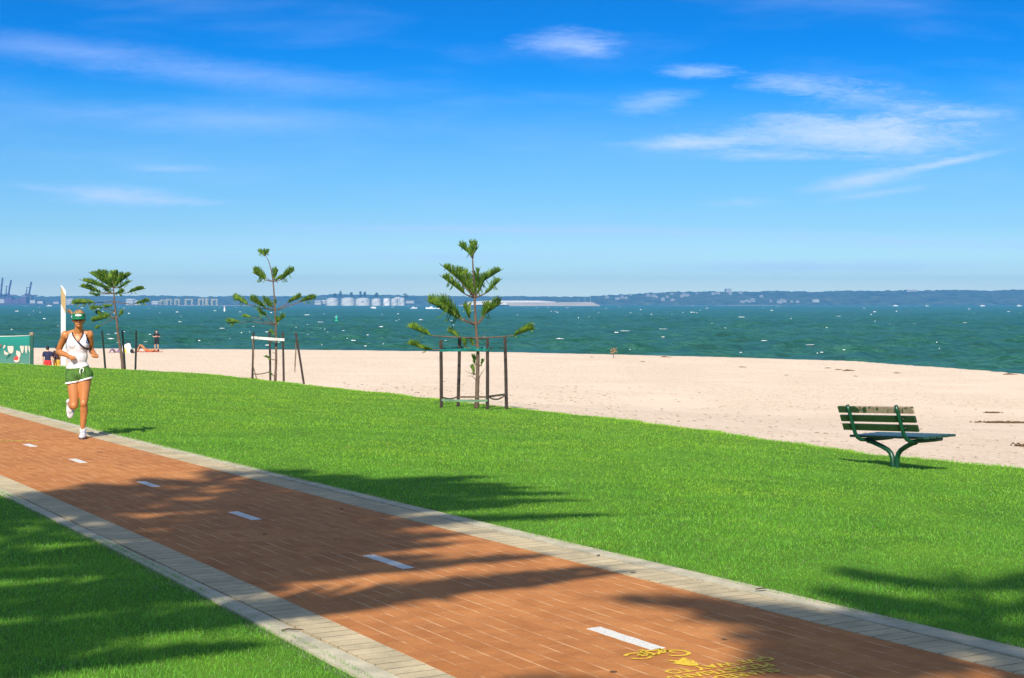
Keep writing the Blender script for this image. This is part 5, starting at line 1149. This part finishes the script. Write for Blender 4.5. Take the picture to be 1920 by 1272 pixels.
print_shape('cream_shape', [(688,620),(716,620),(724,700),(722,778),(708,770),(692,700)], M_CREAM, 0)
print_shape('cream_shape', [(95,612),(120,600),(152,628),(140,640),(118,650),(120,680),(88,685),(80,665),(95,640)], M_CREAM, 0)
print_shape('red_shape', [(-40,590),(20,575),(45,600),(40,640),(-40,655)], M_BRP, 0)
print_shape('dark_leaf', [(215,830),(275,815),(235,870),(150,945),(190,880)], M_DGP, 0)
print_shape('ball_white', el_pts(408, 945, 70, 74), M_CREAM, 0.0)
print_shape('ball_red', [(408+70*math.cos(R(a)), 945-76*math.sin(R(a))) for a in range(60, 200, 10)]+[(400, 955), (440, 962)], M_REDP, 0.006)

# ------------------------------------------------------------------ bits on the sand
M_WEED = mat('brown_seaweed', (0.17, 0.095, 0.035), 0.9, col2=(0.07, 0.045, 0.02), scale=9)
def hit_sand(px, py):
    H = 3.0
    for _ in range(14): x, y = flat(px, py, H); H = 0.45*H+0.55*(CAMH-float(z_sand(x, y)))
    return x, y, float(z_sand(x, y))
def weed(px, py, L_, n, lb, seed):
    g = random.Random(seed); x0, y0, z0 = hit_sand(px, py); m = MB()
    for _ in range(n):
        a = g.gauss(0, L_*0.33); c = g.gauss(0, L_*0.13); l = g.uniform(0.06, 0.26); th = g.gauss(-0.15, 0.5); x, y = x0+a, y0+c-0.15*a; z = float(z_sand(x, y))-z0
        p0 = Vector((a, c-0.15*a, z+0.01)); d = Vector((math.cos(th), math.sin(th), 0)); m.tube([p0, p0+d*l*0.5+Vector((0, 0, g.uniform(0.01, 0.05))), p0+d*l+Vector((0, 0, 0.0))], [g.uniform(0.006, 0.018), 0.014, 0.004], 4)
    o = m.build('seaweed', M_WEED, smooth=True); o.location = (x0, y0, z0); tag(o, lb, 'seaweed', kind='stuff')
weed(1884, 792, 1.15, 190, 'tangle of brown seaweed on the sand right of the bench', 1)
weed(1858, 775, 0.5, 24, 'loose seaweed strands on the sand above the brown tangle', 2)
weed(1912, 838, 0.3, 16, 'few seaweed strands at the right end of the beach', 3)
def debris():
    g = random.Random(12); m = MB()
    def one(px, py, l):
        x, y, z = hit_sand(px, py); th = g.uniform(-0.7, 0.7); d = Vector((math.cos(th), math.sin(th), 0))*l; p = Vector((x, y, z+0.008))
        l *= 0.62; m.tube([p, p+d*0.35+Vector((0, g.uniform(-.1,.1)*l, l*0.07)), p+d*0.7+Vector((0, g.uniform(-.15,.15)*l, l*0.02)), p+d], [l*0.04, l*0.09, l*0.07, l*0.03], 4)
    for px, py, l in [(1315,765,.10),(1423,791,.10),(1430,756,.07),(1295,745,.07),(1440,802,.12),(1452,802,.1),(1527,813,.12),(1543,814,.12),(1519,829,.1),(1530,829,.09),(1238,670,.9),(1385,689,.5),(1546,691,.5),(1580,696,.9),(1565,694,.5),(1675,700,.5),(862,741,.08),(884,741,.08),(1106,670,.4),(1200,679,.4),(1600,706,.3),(1545,760,.08),(1508,768,.07),(1880,703,.9),(1470,704,.3)]:
        one(px, py, l)
    for _ in range(520):
        px = g.uniform(640, 1920); lo = 712+max(0, px-960)*0.01; hi = 735+(px-700)*0.12
        if hi < lo+4: continue
        py = lo+(hi-lo)*g.random()**0.5; x, y, z = hit_sand(px, py); one(px, py, g.uniform(0.02, 0.07)*y/30)
    tag(m.build('beach_litter', M_WEED), kind='stuff', label='small dark twigs and weed scraps scattered on the sand', cat='beach litter')
debris()
x0, y0, z0 = hit_sand(1150, 671); b = MB(); g = random.Random(5); st_ = [(0, 0, 0), (0.02, 0, 0.3), (-0.04, 0, 0.62)]
pl_ = empty('beach_weed', (x0, y0, z0), 0, 'single thin reddish weed standing on the sand near the water', 'weed')
b.tube(st_, [0.03, 0.02, 0.012], 5); b.tube([(0.02, 0, 0.3), (0.16, 0, 0.48)], [0.015, 0.008], 4); b.build('stem', M_TWIG, pl_)
b = MB()
for _ in range(36):
    c_ = Vector((g.gauss(0, 0.12), g.gauss(0, 0.08), g.uniform(0.35, 0.72))); b.ell(c_, (0.035, 0.02, 0.03), Matrix.Rotation(g.uniform(0, 3), 4, 'Y'), 6, 4)
b.build('leaves', mat('reddish_leaves', (0.45, 0.22, 0.10), 0.8, var=0.3), pl_)
# grass tufts along the lawn edge
M_TUFT = M_GRASS
# ------------------------------------------------------------------ things on the water
def on_water(px, py): x, y = flat(px, py, CAMH-WATER); return x, y, WATER
x, y, z = on_water(631, 604); by_ = empty('channel_buoy', (x, y, z), 0, 'green conical buoy on the water between the two nearer pines', 'buoy')
b = MB(); b.lathe([(0.10, -0.3), (0.36, -0.25), (0.40, 0.1), (0.38, 0.35), (0.22, 0.55)]); b.build('float', mat('buoy_green', (0.01, 0.36, 0.22), 0.5), by_, smooth=True)
b = MB(); b.lathe([(0.24, 0.5), (0.20, 1.0), (0.10, 1.35), (0.06, 1.5), (0.02, 1.52)]); b.build('cone', mat('buoy_green_light', (0.03, 0.48, 0.30), 0.5), by_, smooth=True)
x, y, z = on_water(421, 585); mk_ = empty('channel_marker', (x, y, z), 0, 'small white channel marker post far out left of the skinny pine', 'marker')
b = MB(); b.lathe([(0.40, -0.3), (0.42, 1.2), (0.30, 1.3), (0.28, 1.7), (0.10, 1.8)]); b.build('post_shaft', mat('marker_white', (0.85, 0.85, 0.85), 0.6), mk_, smooth=True)
b = MB(); b.lathe([(0.16, 1.75), (0.45, 2.0), (0.48, 2.3), (0.35, 2.6), (0.05, 2.75)]); b.build('top_mark', mat('marker_top', (0.55, 0.45, 0.45), 0.6), mk_, smooth=True)
M_HULL = mat('white_boat_hull', (0.85, 0.86, 0.88), 0.4); M_CAB = mat('boat_window', (0.05, 0.08, 0.12), 0.3)
def boat(px, py, L_, rz, lb, cat='boat'):
    x, y, z = on_water(px, py); o = empty('motor_boat', (x, y, z), rz, lb, cat, 'white boats far out on the water'); b = MB(); W_ = L_*0.3
    sec = []
    for i in range(9):
        s = i/8; w = W_/2*(1-(max(0, s-0.45)/0.55)**2.2)+0.02; h = L_*0.12*(1+0.5*s*s); sec.append([(L_*(s-0.5), -w, h), (L_*(s-0.5), -w*0.75, -0.2), (L_*(s-0.5), w*0.75, -0.2), (L_*(s-0.5), w, h)])
    vs = [p for c in sec for p in c]; fs = [(i*4+k, i*4+(k+1) % 4, i*4+4+(k+1) % 4, i*4+4+k) for i in range(8) for k in range(4)]+[(3, 2, 1, 0), (32, 33, 34, 35)]; b.add(vs, fs); b.build('hull', M_HULL, o)
    b = MB(); b.poly([(-L_*0.22, 0), (L_*0.16, 0), (L_*0.08, L_*0.13), (-L_*0.20, L_*0.15)], W_*0.62, Matrix.Translation((0, W_*0.31, L_*0.12)) @ Matrix.Rotation(R(90), 4, 'X')); cb = b.build('cabin', M_HULL, o)
    b = MB(); b.box((-L_*0.02, 0, L_*0.20), (L_*0.26, W_*0.64, L_*0.045)); b.build('window', M_CAB, cb)
    return x, y
bx_, by2 = boat(776, 579, 5.5, 0.3, 'small white boat just right of the storage tanks')
bx2, by3 = boat(700, 577.8, 5.0, -0.3, 'small white boat in front of the storage tanks')
bxx, byy = boat(807, 579.5, 7.0, math.pi+0.05, 'white speedboat with a foaming wake left of the tallest pine')
b = MB(); b.ell((bxx+7, byy+0.5, WATER+0.15), (9, 0.8, 0.35), None, 12, 6); b.ell((bxx+2.5, byy, WATER+0.3), (3, 1.0, 0.5), None, 12, 6); tag(b.build('boat_wake', M_FOAM, smooth=True), 'white foam wake trailing behind the speedboat', 'wake')
for px, lb in [(1679, 'white boat under the hill, leftmost of the four near the right shore'), (1738, 'small white boat below the bare slope on the right shore'), (1842, 'white boat near the right shore, second from the right edge'), (1911, 'white boat at the far right edge of the bay'), (92, 'white boat below the port cranes on the left')]:
    boat(px, 574.6, 7.5 if px != 1738 else 4.5, 0.1, lb)

# ------------------------------------------------------------------ far shore buildings
M_TANK = mat('pale_tank', (0.62, 0.60, 0.56), 0.7, var=0.08, scale=0.2); M_TANKW = mat('white_tank', (0.85, 0.80, 0.74), 0.7); M_TROOF = mat('tank_roof', (0.50, 0.52, 0.52), 0.7)
def far_at(px, py, Y): return (px-CX)/F*Y, Y, CAMH-(py-HY)/F*Y
def tank(x0, x1, ytop, ywall, Y, lb, m=M_TANK):
    cx = (x0+x1)/2; r = (x1-x0)/2/F*Y; x, y, zt = far_at(cx, ytop, Y); _, _, zw = far_at(cx, ywall, Y); zb = WATER-0.3; o = empty('storage_tank', (x, y, zb), 0, lb, 'storage tank', 'storage tanks across the bay')
    b = MB(); b.lathe([(r, 0), (r, zw-zb)], n=32); b.build('tank_wall', m, o, smooth=False)
    b = MB(); b.lathe([(r*1.01, zw-zb), (r*0.75, zw-zb+(zt-zw)*0.55), (r*0.4, zw-zb+(zt-zw)*0.9), (0.2, zt-zb)], n=32); b.build('dome_roof', M_TROOF, o, smooth=True)
    b = MB()
    for k in range(14):
        th = R(200+k*9); b.box((math.cos(th)*(r+0.5), math.sin(th)*(r+0.5), (zw-zb)*(k+1)/15), (1.4, 0.6, 0.5))
    b.tube([((r+0.6)*math.cos(R(205)), (r+0.6)*math.sin(R(205)), 0), ((r+0.6)*math.cos(R(205)), (r+0.6)*math.sin(R(205)), zw-zb+1)], 0.25, 4); b.build('stairway', M_TROOF, o)
tank(612, 635, 558.5, 561.5, 2800, 'wide pale storage tank with domed roof, leftmost of the row')
tank(640, 665.5, 558, 561, 2800, 'widest pale storage tank, second of the row from the left')
tank(666.8, 695, 558.5, 561.5, 2800, 'wide pale storage tank with a dark mark, third from the left')
tank(697, 715, 559.5, 561.5, 2790, 'mid sized pale tank left of the brightest white tank')
tank(719, 732, 559, 560.5, 2780, 'brightest white storage tank in the row', M_TANKW)
tank(733.5, 746, 559.5, 561, 2810, 'grey storage tank just right of the brightest white tank')
tank(740, 752, 556.8, 558.3, 2840, 'taller grey tank standing behind the right end of the row')
tank(749.5, 759, 558.5, 560, 2770, 'small pale tank at the right end of the row')
b = MB(); x, y, z = far_at(678.5, 566, 2772); b.box((0, 0, 0), (2.6, 0.4, 2.2)); o = b.build('tank_sign', M_CAB); o.location = (x, 2800-13.3, z); tag(o, 'small dark square sign on the third storage tank', 'sign')
M_WALLW = mat('white_wall', (0.50, 0.49, 0.46), 0.8, var=0.08, scale=0.3); M_WALLG = mat('grey_wall', (0.42, 0.42, 0.42), 0.8, var=0.1, scale=0.3); M_ROOFR = mat('red_brown_roof', (0.26, 0.12, 0.08), 0.8); M_ROOFG = mat('grey_roof', (0.30, 0.31, 0.33), 0.7); M_ROOFW = mat('white_roof', (0.62, 0.59, 0.56), 0.6)
def building(nm, px0, px1, pt, pb, Y, depth, lb, cat, wm=M_WALLW, rm=M_ROOFG, gable=0.25, group=None, win=True, zb=None):
    x0, _, zt = far_at(px0, pt, Y); x1, _, zb_ = far_at(px1, pb, Y); zb_ = zb if zb is not None else zb_; w = x1-x0; h = zt-zb_; o = empty(nm, ((x0+x1)/2, Y, zb_), 0, lb, cat, group); hw = h*(1-gable)
    b = MB(); b.box((0, depth/2, hw/2-0.5), (w, depth, hw+1)); wl = b.build('wall', wm, o)
    b = MB(); e = 0.3
    if gable > 0.02: b.poly([(-0.05*w-w/2, hw), (w/2+0.05*w, hw), (w*0.30, h), (-w*0.30, h)], depth+2*e, Matrix.Translation((0, depth+e, 0.003)) @ Matrix.Rotation(R(90), 4, 'X'))
    else: b.box((0, depth/2, h+0.25), (w+0.6, depth+0.6, 0.5))
    b.build('roof', rm, o)
    if win:
        n = max(2, int(w/3.2)); rows_ = max(1, int(hw/3.0))
        for r_ in range(rows_):
            for k in range(min(n, 12)):
                b = MB(); b.box((-w/2+w*(k+0.5)/min(n, 12), -0.03, hw*(r_+0.55)/rows_), (w/min(n, 12)*0.5, 0.12, hw/rows_*0.42)); b.build('window', M_CAB, wl)
    return o
building('warehouse', 590, 602, 563, 570.5, 2790, 25, 'pale low warehouse just left of the storage tanks', 'warehouse', M_WALLW, M_ROOFG, 0.25)
building('warehouse', 603.5, 610.5, 563, 568.5, 2800, 18, 'small pale shed touching the leftmost storage tank', 'warehouse', M_WALLW, M_ROOFW, 0.3)
building('warehouse', 761, 776, 564.5, 568, 2820, 20, 'long thin white shed right of the storage tanks', 'warehouse', M_WALLW, M_ROOFW, 0.2)
building('terminal_building', 124, 138, 560, 570.5, 2880, 25, 'pale block building just right of the beach post', 'building', M_WALLW, M_ROOFG, 0.0)
building('terminal_building', 236, 250, 560.5, 571.5, 2880, 25, 'white port building behind the broad crowned pine', 'building', M_WALLW, M_ROOFW, 0.15)
building('terminal_building', 252, 262, 564, 571.5, 2880, 20, 'lower white shed beside the white port building', 'building', M_WALLW, M_ROOFW, 0.2)
building('terminal_building', 284, 297, 565, 570, 2880, 20, 'low white port shed left of the yellow frames', 'building', M_WALLW, M_ROOFW, 0.3)
building('long_shed', 879, 1041, 564.0, 568.4, 2520, 60, 'very long low white roofed shed behind the sand spit', 'building', M_WALLW, M_ROOFW, 0.6, win=False)
building('long_shed', 872, 950, 566.5, 570.5, 2440, 25, 'low pale shed at the left end of the sand spit', 'building', mat('cream_wall', (0.72, 0.66, 0.58), 0.8), M_ROOFW, 0.3, win=False)
building('apartment_block', 1361.5, 1371.5, 542, 550, 3560, 25, 'square grey apartment block on top of the far ridge', 'building', M_WALLG, M_ROOFG, 0.0)
building('hilltop_building', 1700, 1720, 542.8, 546.5, 3600, 25, 'long pale building on the ridge above the right shore', 'building', M_WALLG, M_ROOFW, 0.3)
building('shore_building', 1524, 1536, 562, 566, 3200, 18, 'long pale building low on the shore right of centre', 'building', M_WALLW, M_ROOFW, 0.3)
M_CRANE = mat('crane_steel', (0.10, 0.05, 0.12), 0.6); M_YCR = mat('yellow_grey_steel', (0.42, 0.38, 0.22), 0.6)
def crane(bx0, bx1, topy, bx_base, mastx, masttop, lb):
    Y = 3000.0; f = lambda px, py: Vector(far_at(px, py, Y)); base = f(bx_base, 573.3); o = empty('port_crane', base, 0, lb, 'crane', 'port cranes across the bay'); G = lambda px, py, dy=0: f(px, py)-base+Vector((0, dy, 0))
    b = MB(); b.tube([G(bx0, 553.5), G(bx1, topy)], 1.25, 4); b.tube([G(bx0+0.6, 553.5, 3), G(bx1+0.3, topy, 3)], 0.8, 4); b.tube([G(bx0+(bx1-bx0)*0.55, 553.5+(topy-553.5)*0.55), G(mastx, masttop)], 0.45, 4); b.build('boom', M_CRANE, o)
    b = MB()
    for dx_ in (-3.5, 3.5):
        for dy in (0, 14): b.box(G(bx0+dx_, 563.5, dy), (1.6, 1.6, 19.5))
    for dy in (0, 14): b.box(G(bx0, 560, dy), (8, 1.2, 1.4)); b.box(G(bx0, 554.2, dy), (26, 1.6, 2.0))
    b.box(G(bx0-4, 552.6, 7), (9, 8, 3)); b.build('portal_frame', M_CRANE, o)
    b = MB(); b.tube([G(mastx, 553.5), G(mastx+0.2, masttop)], 0.8, 4); b.box(G(mastx+0.2, masttop+0.3), (2.6, 1.2, 1.0)); b.tube([G(mastx, masttop+3), G(bx0-6, 553)], 0.35, 4); b.build('mast', M_CRANE, o)
crane(1.0, 4.5, 521, 1.0, -3.5, 537, 'port crane with raised boom at the left edge of the picture')
crane(15.0, 20.5, 525.5, 15, 12, 537, 'middle port crane of the three with raised booms')
crane(53.5, 58.5, 528.5, 53, 50, 539, 'port crane with raised boom nearest the beach post')
b = MB(); g = random.Random(8)
for k, (px0, px1, pt, c_) in enumerate([(-6, 8, 561, M_WALLG), (9, 22, 559, M_CRANE), (23, 36, 562, M_CRANE), (37, 49, 558, M_CRANE), (56, 66, 563, M_WALLG), (70, 80, 565, M_WALLW), (100, 110, 566, M_WALLG)]):
    building('container_stack', px0, px1, pt, 573.5, 2990, 20, ['grey port building below the leftmost crane', 'dark container stack between the two left cranes', 'low dark container stack right of the middle crane', 'tall dark container stack left of the third crane', 'grey port shed right of the third crane', 'small white port shed right of the cranes', 'grey port shed left of the beach post'][k], 'port building', c_, M_CRANE, 0.0, win=False)
for k, (px, w_, pt) in enumerate([(304, 8, 563), (316, 8, 561.5), (331, 7, 561.5), (353, 12, 561.5), (376, 8, 561), (387, 3, 560.5), (401, 9, 561.5)]):
    Y = 2880; o = empty('gantry_frame', far_at(px, 572.6, Y), 0, ['yellowish gantry frame, leftmost of the row behind the bay', 'yellowish gantry frame, second from the left of the row', 'narrow yellowish gantry frame left of the widest one', 'widest yellowish gantry frame in the middle of the row', 'yellowish gantry frame right of the widest one', 'slimmest yellowish gantry frame of the row', 'rightmost yellowish gantry frame near the channel marker'][k], 'gantry', 'gantry frames in the port'); b = MB(); hh = (572.6-pt)/F*Y; ww = w_/F*Y
    for sx_ in (-1, 1):
        for dy in (0, 10): b = MB(); b.box((sx_*ww/2, dy, hh/2), (1.1, 1.1, hh)); b.build('leg', M_YCR, o)
    b = MB()
    for dy in (0, 10): b.box((0, dy, hh), (ww+1.2, 1.3, 1.3))
    b.box((0, 5, hh*0.9), (2.2, 10, 2)); b.build('beam', M_YCR, o)
# houses among the trees on the far hills: one built, then copied
def house0():
    o = empty('hill_house', (0, 0, 0)); b = MB(); b.box((0, 4, 2.2), (9, 8, 6.0)); w = b.build('wall', mat('cream_house_wall', (0.34, 0.33, 0.30), 0.8), o)
    b = MB(); b.poly([(-5.1, 5.2), (5.1, 5.2), (0, 7.6)], 9, Matrix.Translation((0, 8.5, 0)) @ Matrix.Rotation(R(90), 4, 'X')); b.build('roof', M_ROOFG, o)
    for x in (-2.6, 0.2, 2.8): b = MB(); b.box((x, -0.04, 2.6), (1.3, 0.12, 1.4)); b.build('window', M_CAB, w)
    return o
def dup(root):
    r = root.copy(); C.objects.link(r)
    for ch in list(root.children):
        c = ch.copy(); C.objects.link(c); c.parent = r
        for gch in ch.children: e = gch.copy(); C.objects.link(e); e.parent = c
    return r
H0 = house0(); HS = [(90,135),(180,150),(230,140),(260,142),(300,112),(460,118),(510,124),(533,128),(590,155),(630,130),(672,104),(680,160),(762,125),(780,114),(810,117),(900,100),(1042,102),(1082,102),(1196,104),(1292,97),(1310,176),(1345,170),(1372,178),(1402,165),(1480,132),(1640,182),(1662,157),(1684,172),(1750,172),(1802,174),(1562,168)]
first = True; HOUSES = []
for k, (cx, cy) in enumerate(HS):
    px = 1120+cx/4.8; py = 530+cy/4.8; g = random.Random(k); o = H0 if first else dup(H0); first = False
    # sit on the front slope of the headland
    p = np.array([(1040,572),(1085,561),(1110,556.5),(1150,553.5),(1200,550.5),(1260,548.5),(1330,546.5),(1400,547),(1440,546.5),(1520,547.5)], float); top = float(np.interp(px, p[:, 0], p[:, 1]))
    Ht = CAMH+(HY-top)/F*3670-(WATER-0.4); fr = [0, 0.04, 0.12, 0.25, 0.4, 0.55, 0.7, 0.82, 0.92, 1.0]; hf = [0, 0.10, 0.22, 0.40, 0.58, 0.72, 0.84, 0.92, 0.97, 1.0]; best = None
    for q_ in np.linspace(0.02, 1.0, 60):
        Yq = 3250+420*q_; zq = WATER-0.4+Ht*float(np.interp(q_, fr, hf)); pyq = HY-(zq+1.5-CAMH)/Yq*F
        if best is None or abs(pyq-py) < best[0]: best = (abs(pyq-py), Yq, zq)
    Yq, zq = best[1]-3, best[2]; o.location = ((px-CX)/F*Yq, Yq, zq); o.rotation_euler = (0, 0, g.uniform(-0.5, 0.5)); sc_ = g.uniform(0.45, 0.9); o.scale = (sc_*g.uniform(0.9, 1.4), sc_, sc_)
    HOUSES.append((o, px, py, sc_))
HOUSES.sort(key=lambda h: h[1])
def nth(n): return ['first','second','third','fourth','fifth','sixth','seventh','eighth','ninth','tenth','eleventh','twelfth','thirteenth','fourteenth','fifteenth','sixteenth'][n]
for nm, sel in (('high', [h for h in HOUSES if h[2] < 559.5]), ('low', [h for h in HOUSES if h[2] >= 559.5])):
    for i, (o, px, py, sc_) in enumerate(sel):
        half = len(sel)//2; side = 'left' if i < half else 'right'; n_ = i if i < half else len(sel)-1-i
        where = 'near the wooded ridge top' if nm == 'high' else 'low above the shore'
        tag(o, f"{nth(n_)} pale house from the {side} {where} across the bay", 'house', 'pale houses on the far headland')
M_FT = mat('far_tree_leaves', (0.035, 0.06, 0.03), 0.95, var=0.4, scale=0.3)
def far_tree(px, pt, pb, wpx, Y, lb, seed):
    g = random.Random(seed); x, y, z = far_at(px, pb, Y); h = (pb-pt)/F*Y; w = wpx/F*Y; o = empty('far_tree', (x, y, z), 0, lb, 'tree', 'dark trees standing up behind the storage tanks'); b = MB(); b.tube([(0, 0, -1), (0.1, 0, h*0.5), (0, 0, h*0.8)], [0.5, 0.35, 0.15], 6); b.build('trunk', M_BARK, o)
    b = MB()
    for _ in range(70):
        a = g.uniform(0, 6.28); r_ = w/2*g.random()**0.5; zz_ = h*g.uniform(0.25, 1.0); r_ *= (1.15-zz_/h*0.6); b.ell((r_*math.cos(a), r_*math.sin(a), zz_), (g.uniform(.4, 1.1), g.uniform(.4, 1.1), g.uniform(.3, .9)), None, 6, 4)
    b.build('crown', M_FT, o)
far_tree(638.5, 546, 560, 6, 2860, 'dark tree standing tallest above the storage tanks', 1); far_tree(628, 551, 560, 9, 2860, 'low dark tree above the gap right of the leftmost tank', 2)
far_tree(659, 548.5, 560, 7, 2870, 'dark tree behind the second storage tank', 3); far_tree(676, 547, 560, 6, 2870, 'slim dark tree behind the third storage tank', 4); far_tree(684, 547.5, 560, 7, 2870, 'broad dark tree behind the third storage tank', 5); far_tree(706, 549.5, 560, 8, 2870, 'dark tree behind the mid sized tank', 6); far_tree(760, 551, 562, 12, 2880, 'wide dark tree right of the taller grey tank', 7)
for k, (px, pt) in enumerate([(1107, 555), (1097, 559), (1085, 560)]):
    b = MB(); x, y, z = far_at(px, 567.5, 2500); b.tube([(0, 0, -1), (0, 0, (567.5-pt)/F*2500)], 0.22, 5); b.box((0.5, 0, (567.5-pt)/F*2500), (1.6, 0.5, 0.3)); o = b.build('light_pole', M_WALLG); o.location = (x, y, z); tag(o, ['tall thin light pole on the tip of the sand spit', 'shorter light pole left of the tallest on the spit', 'leftmost light pole on the sand spit'][k], 'pole', 'light poles on the sand spit')
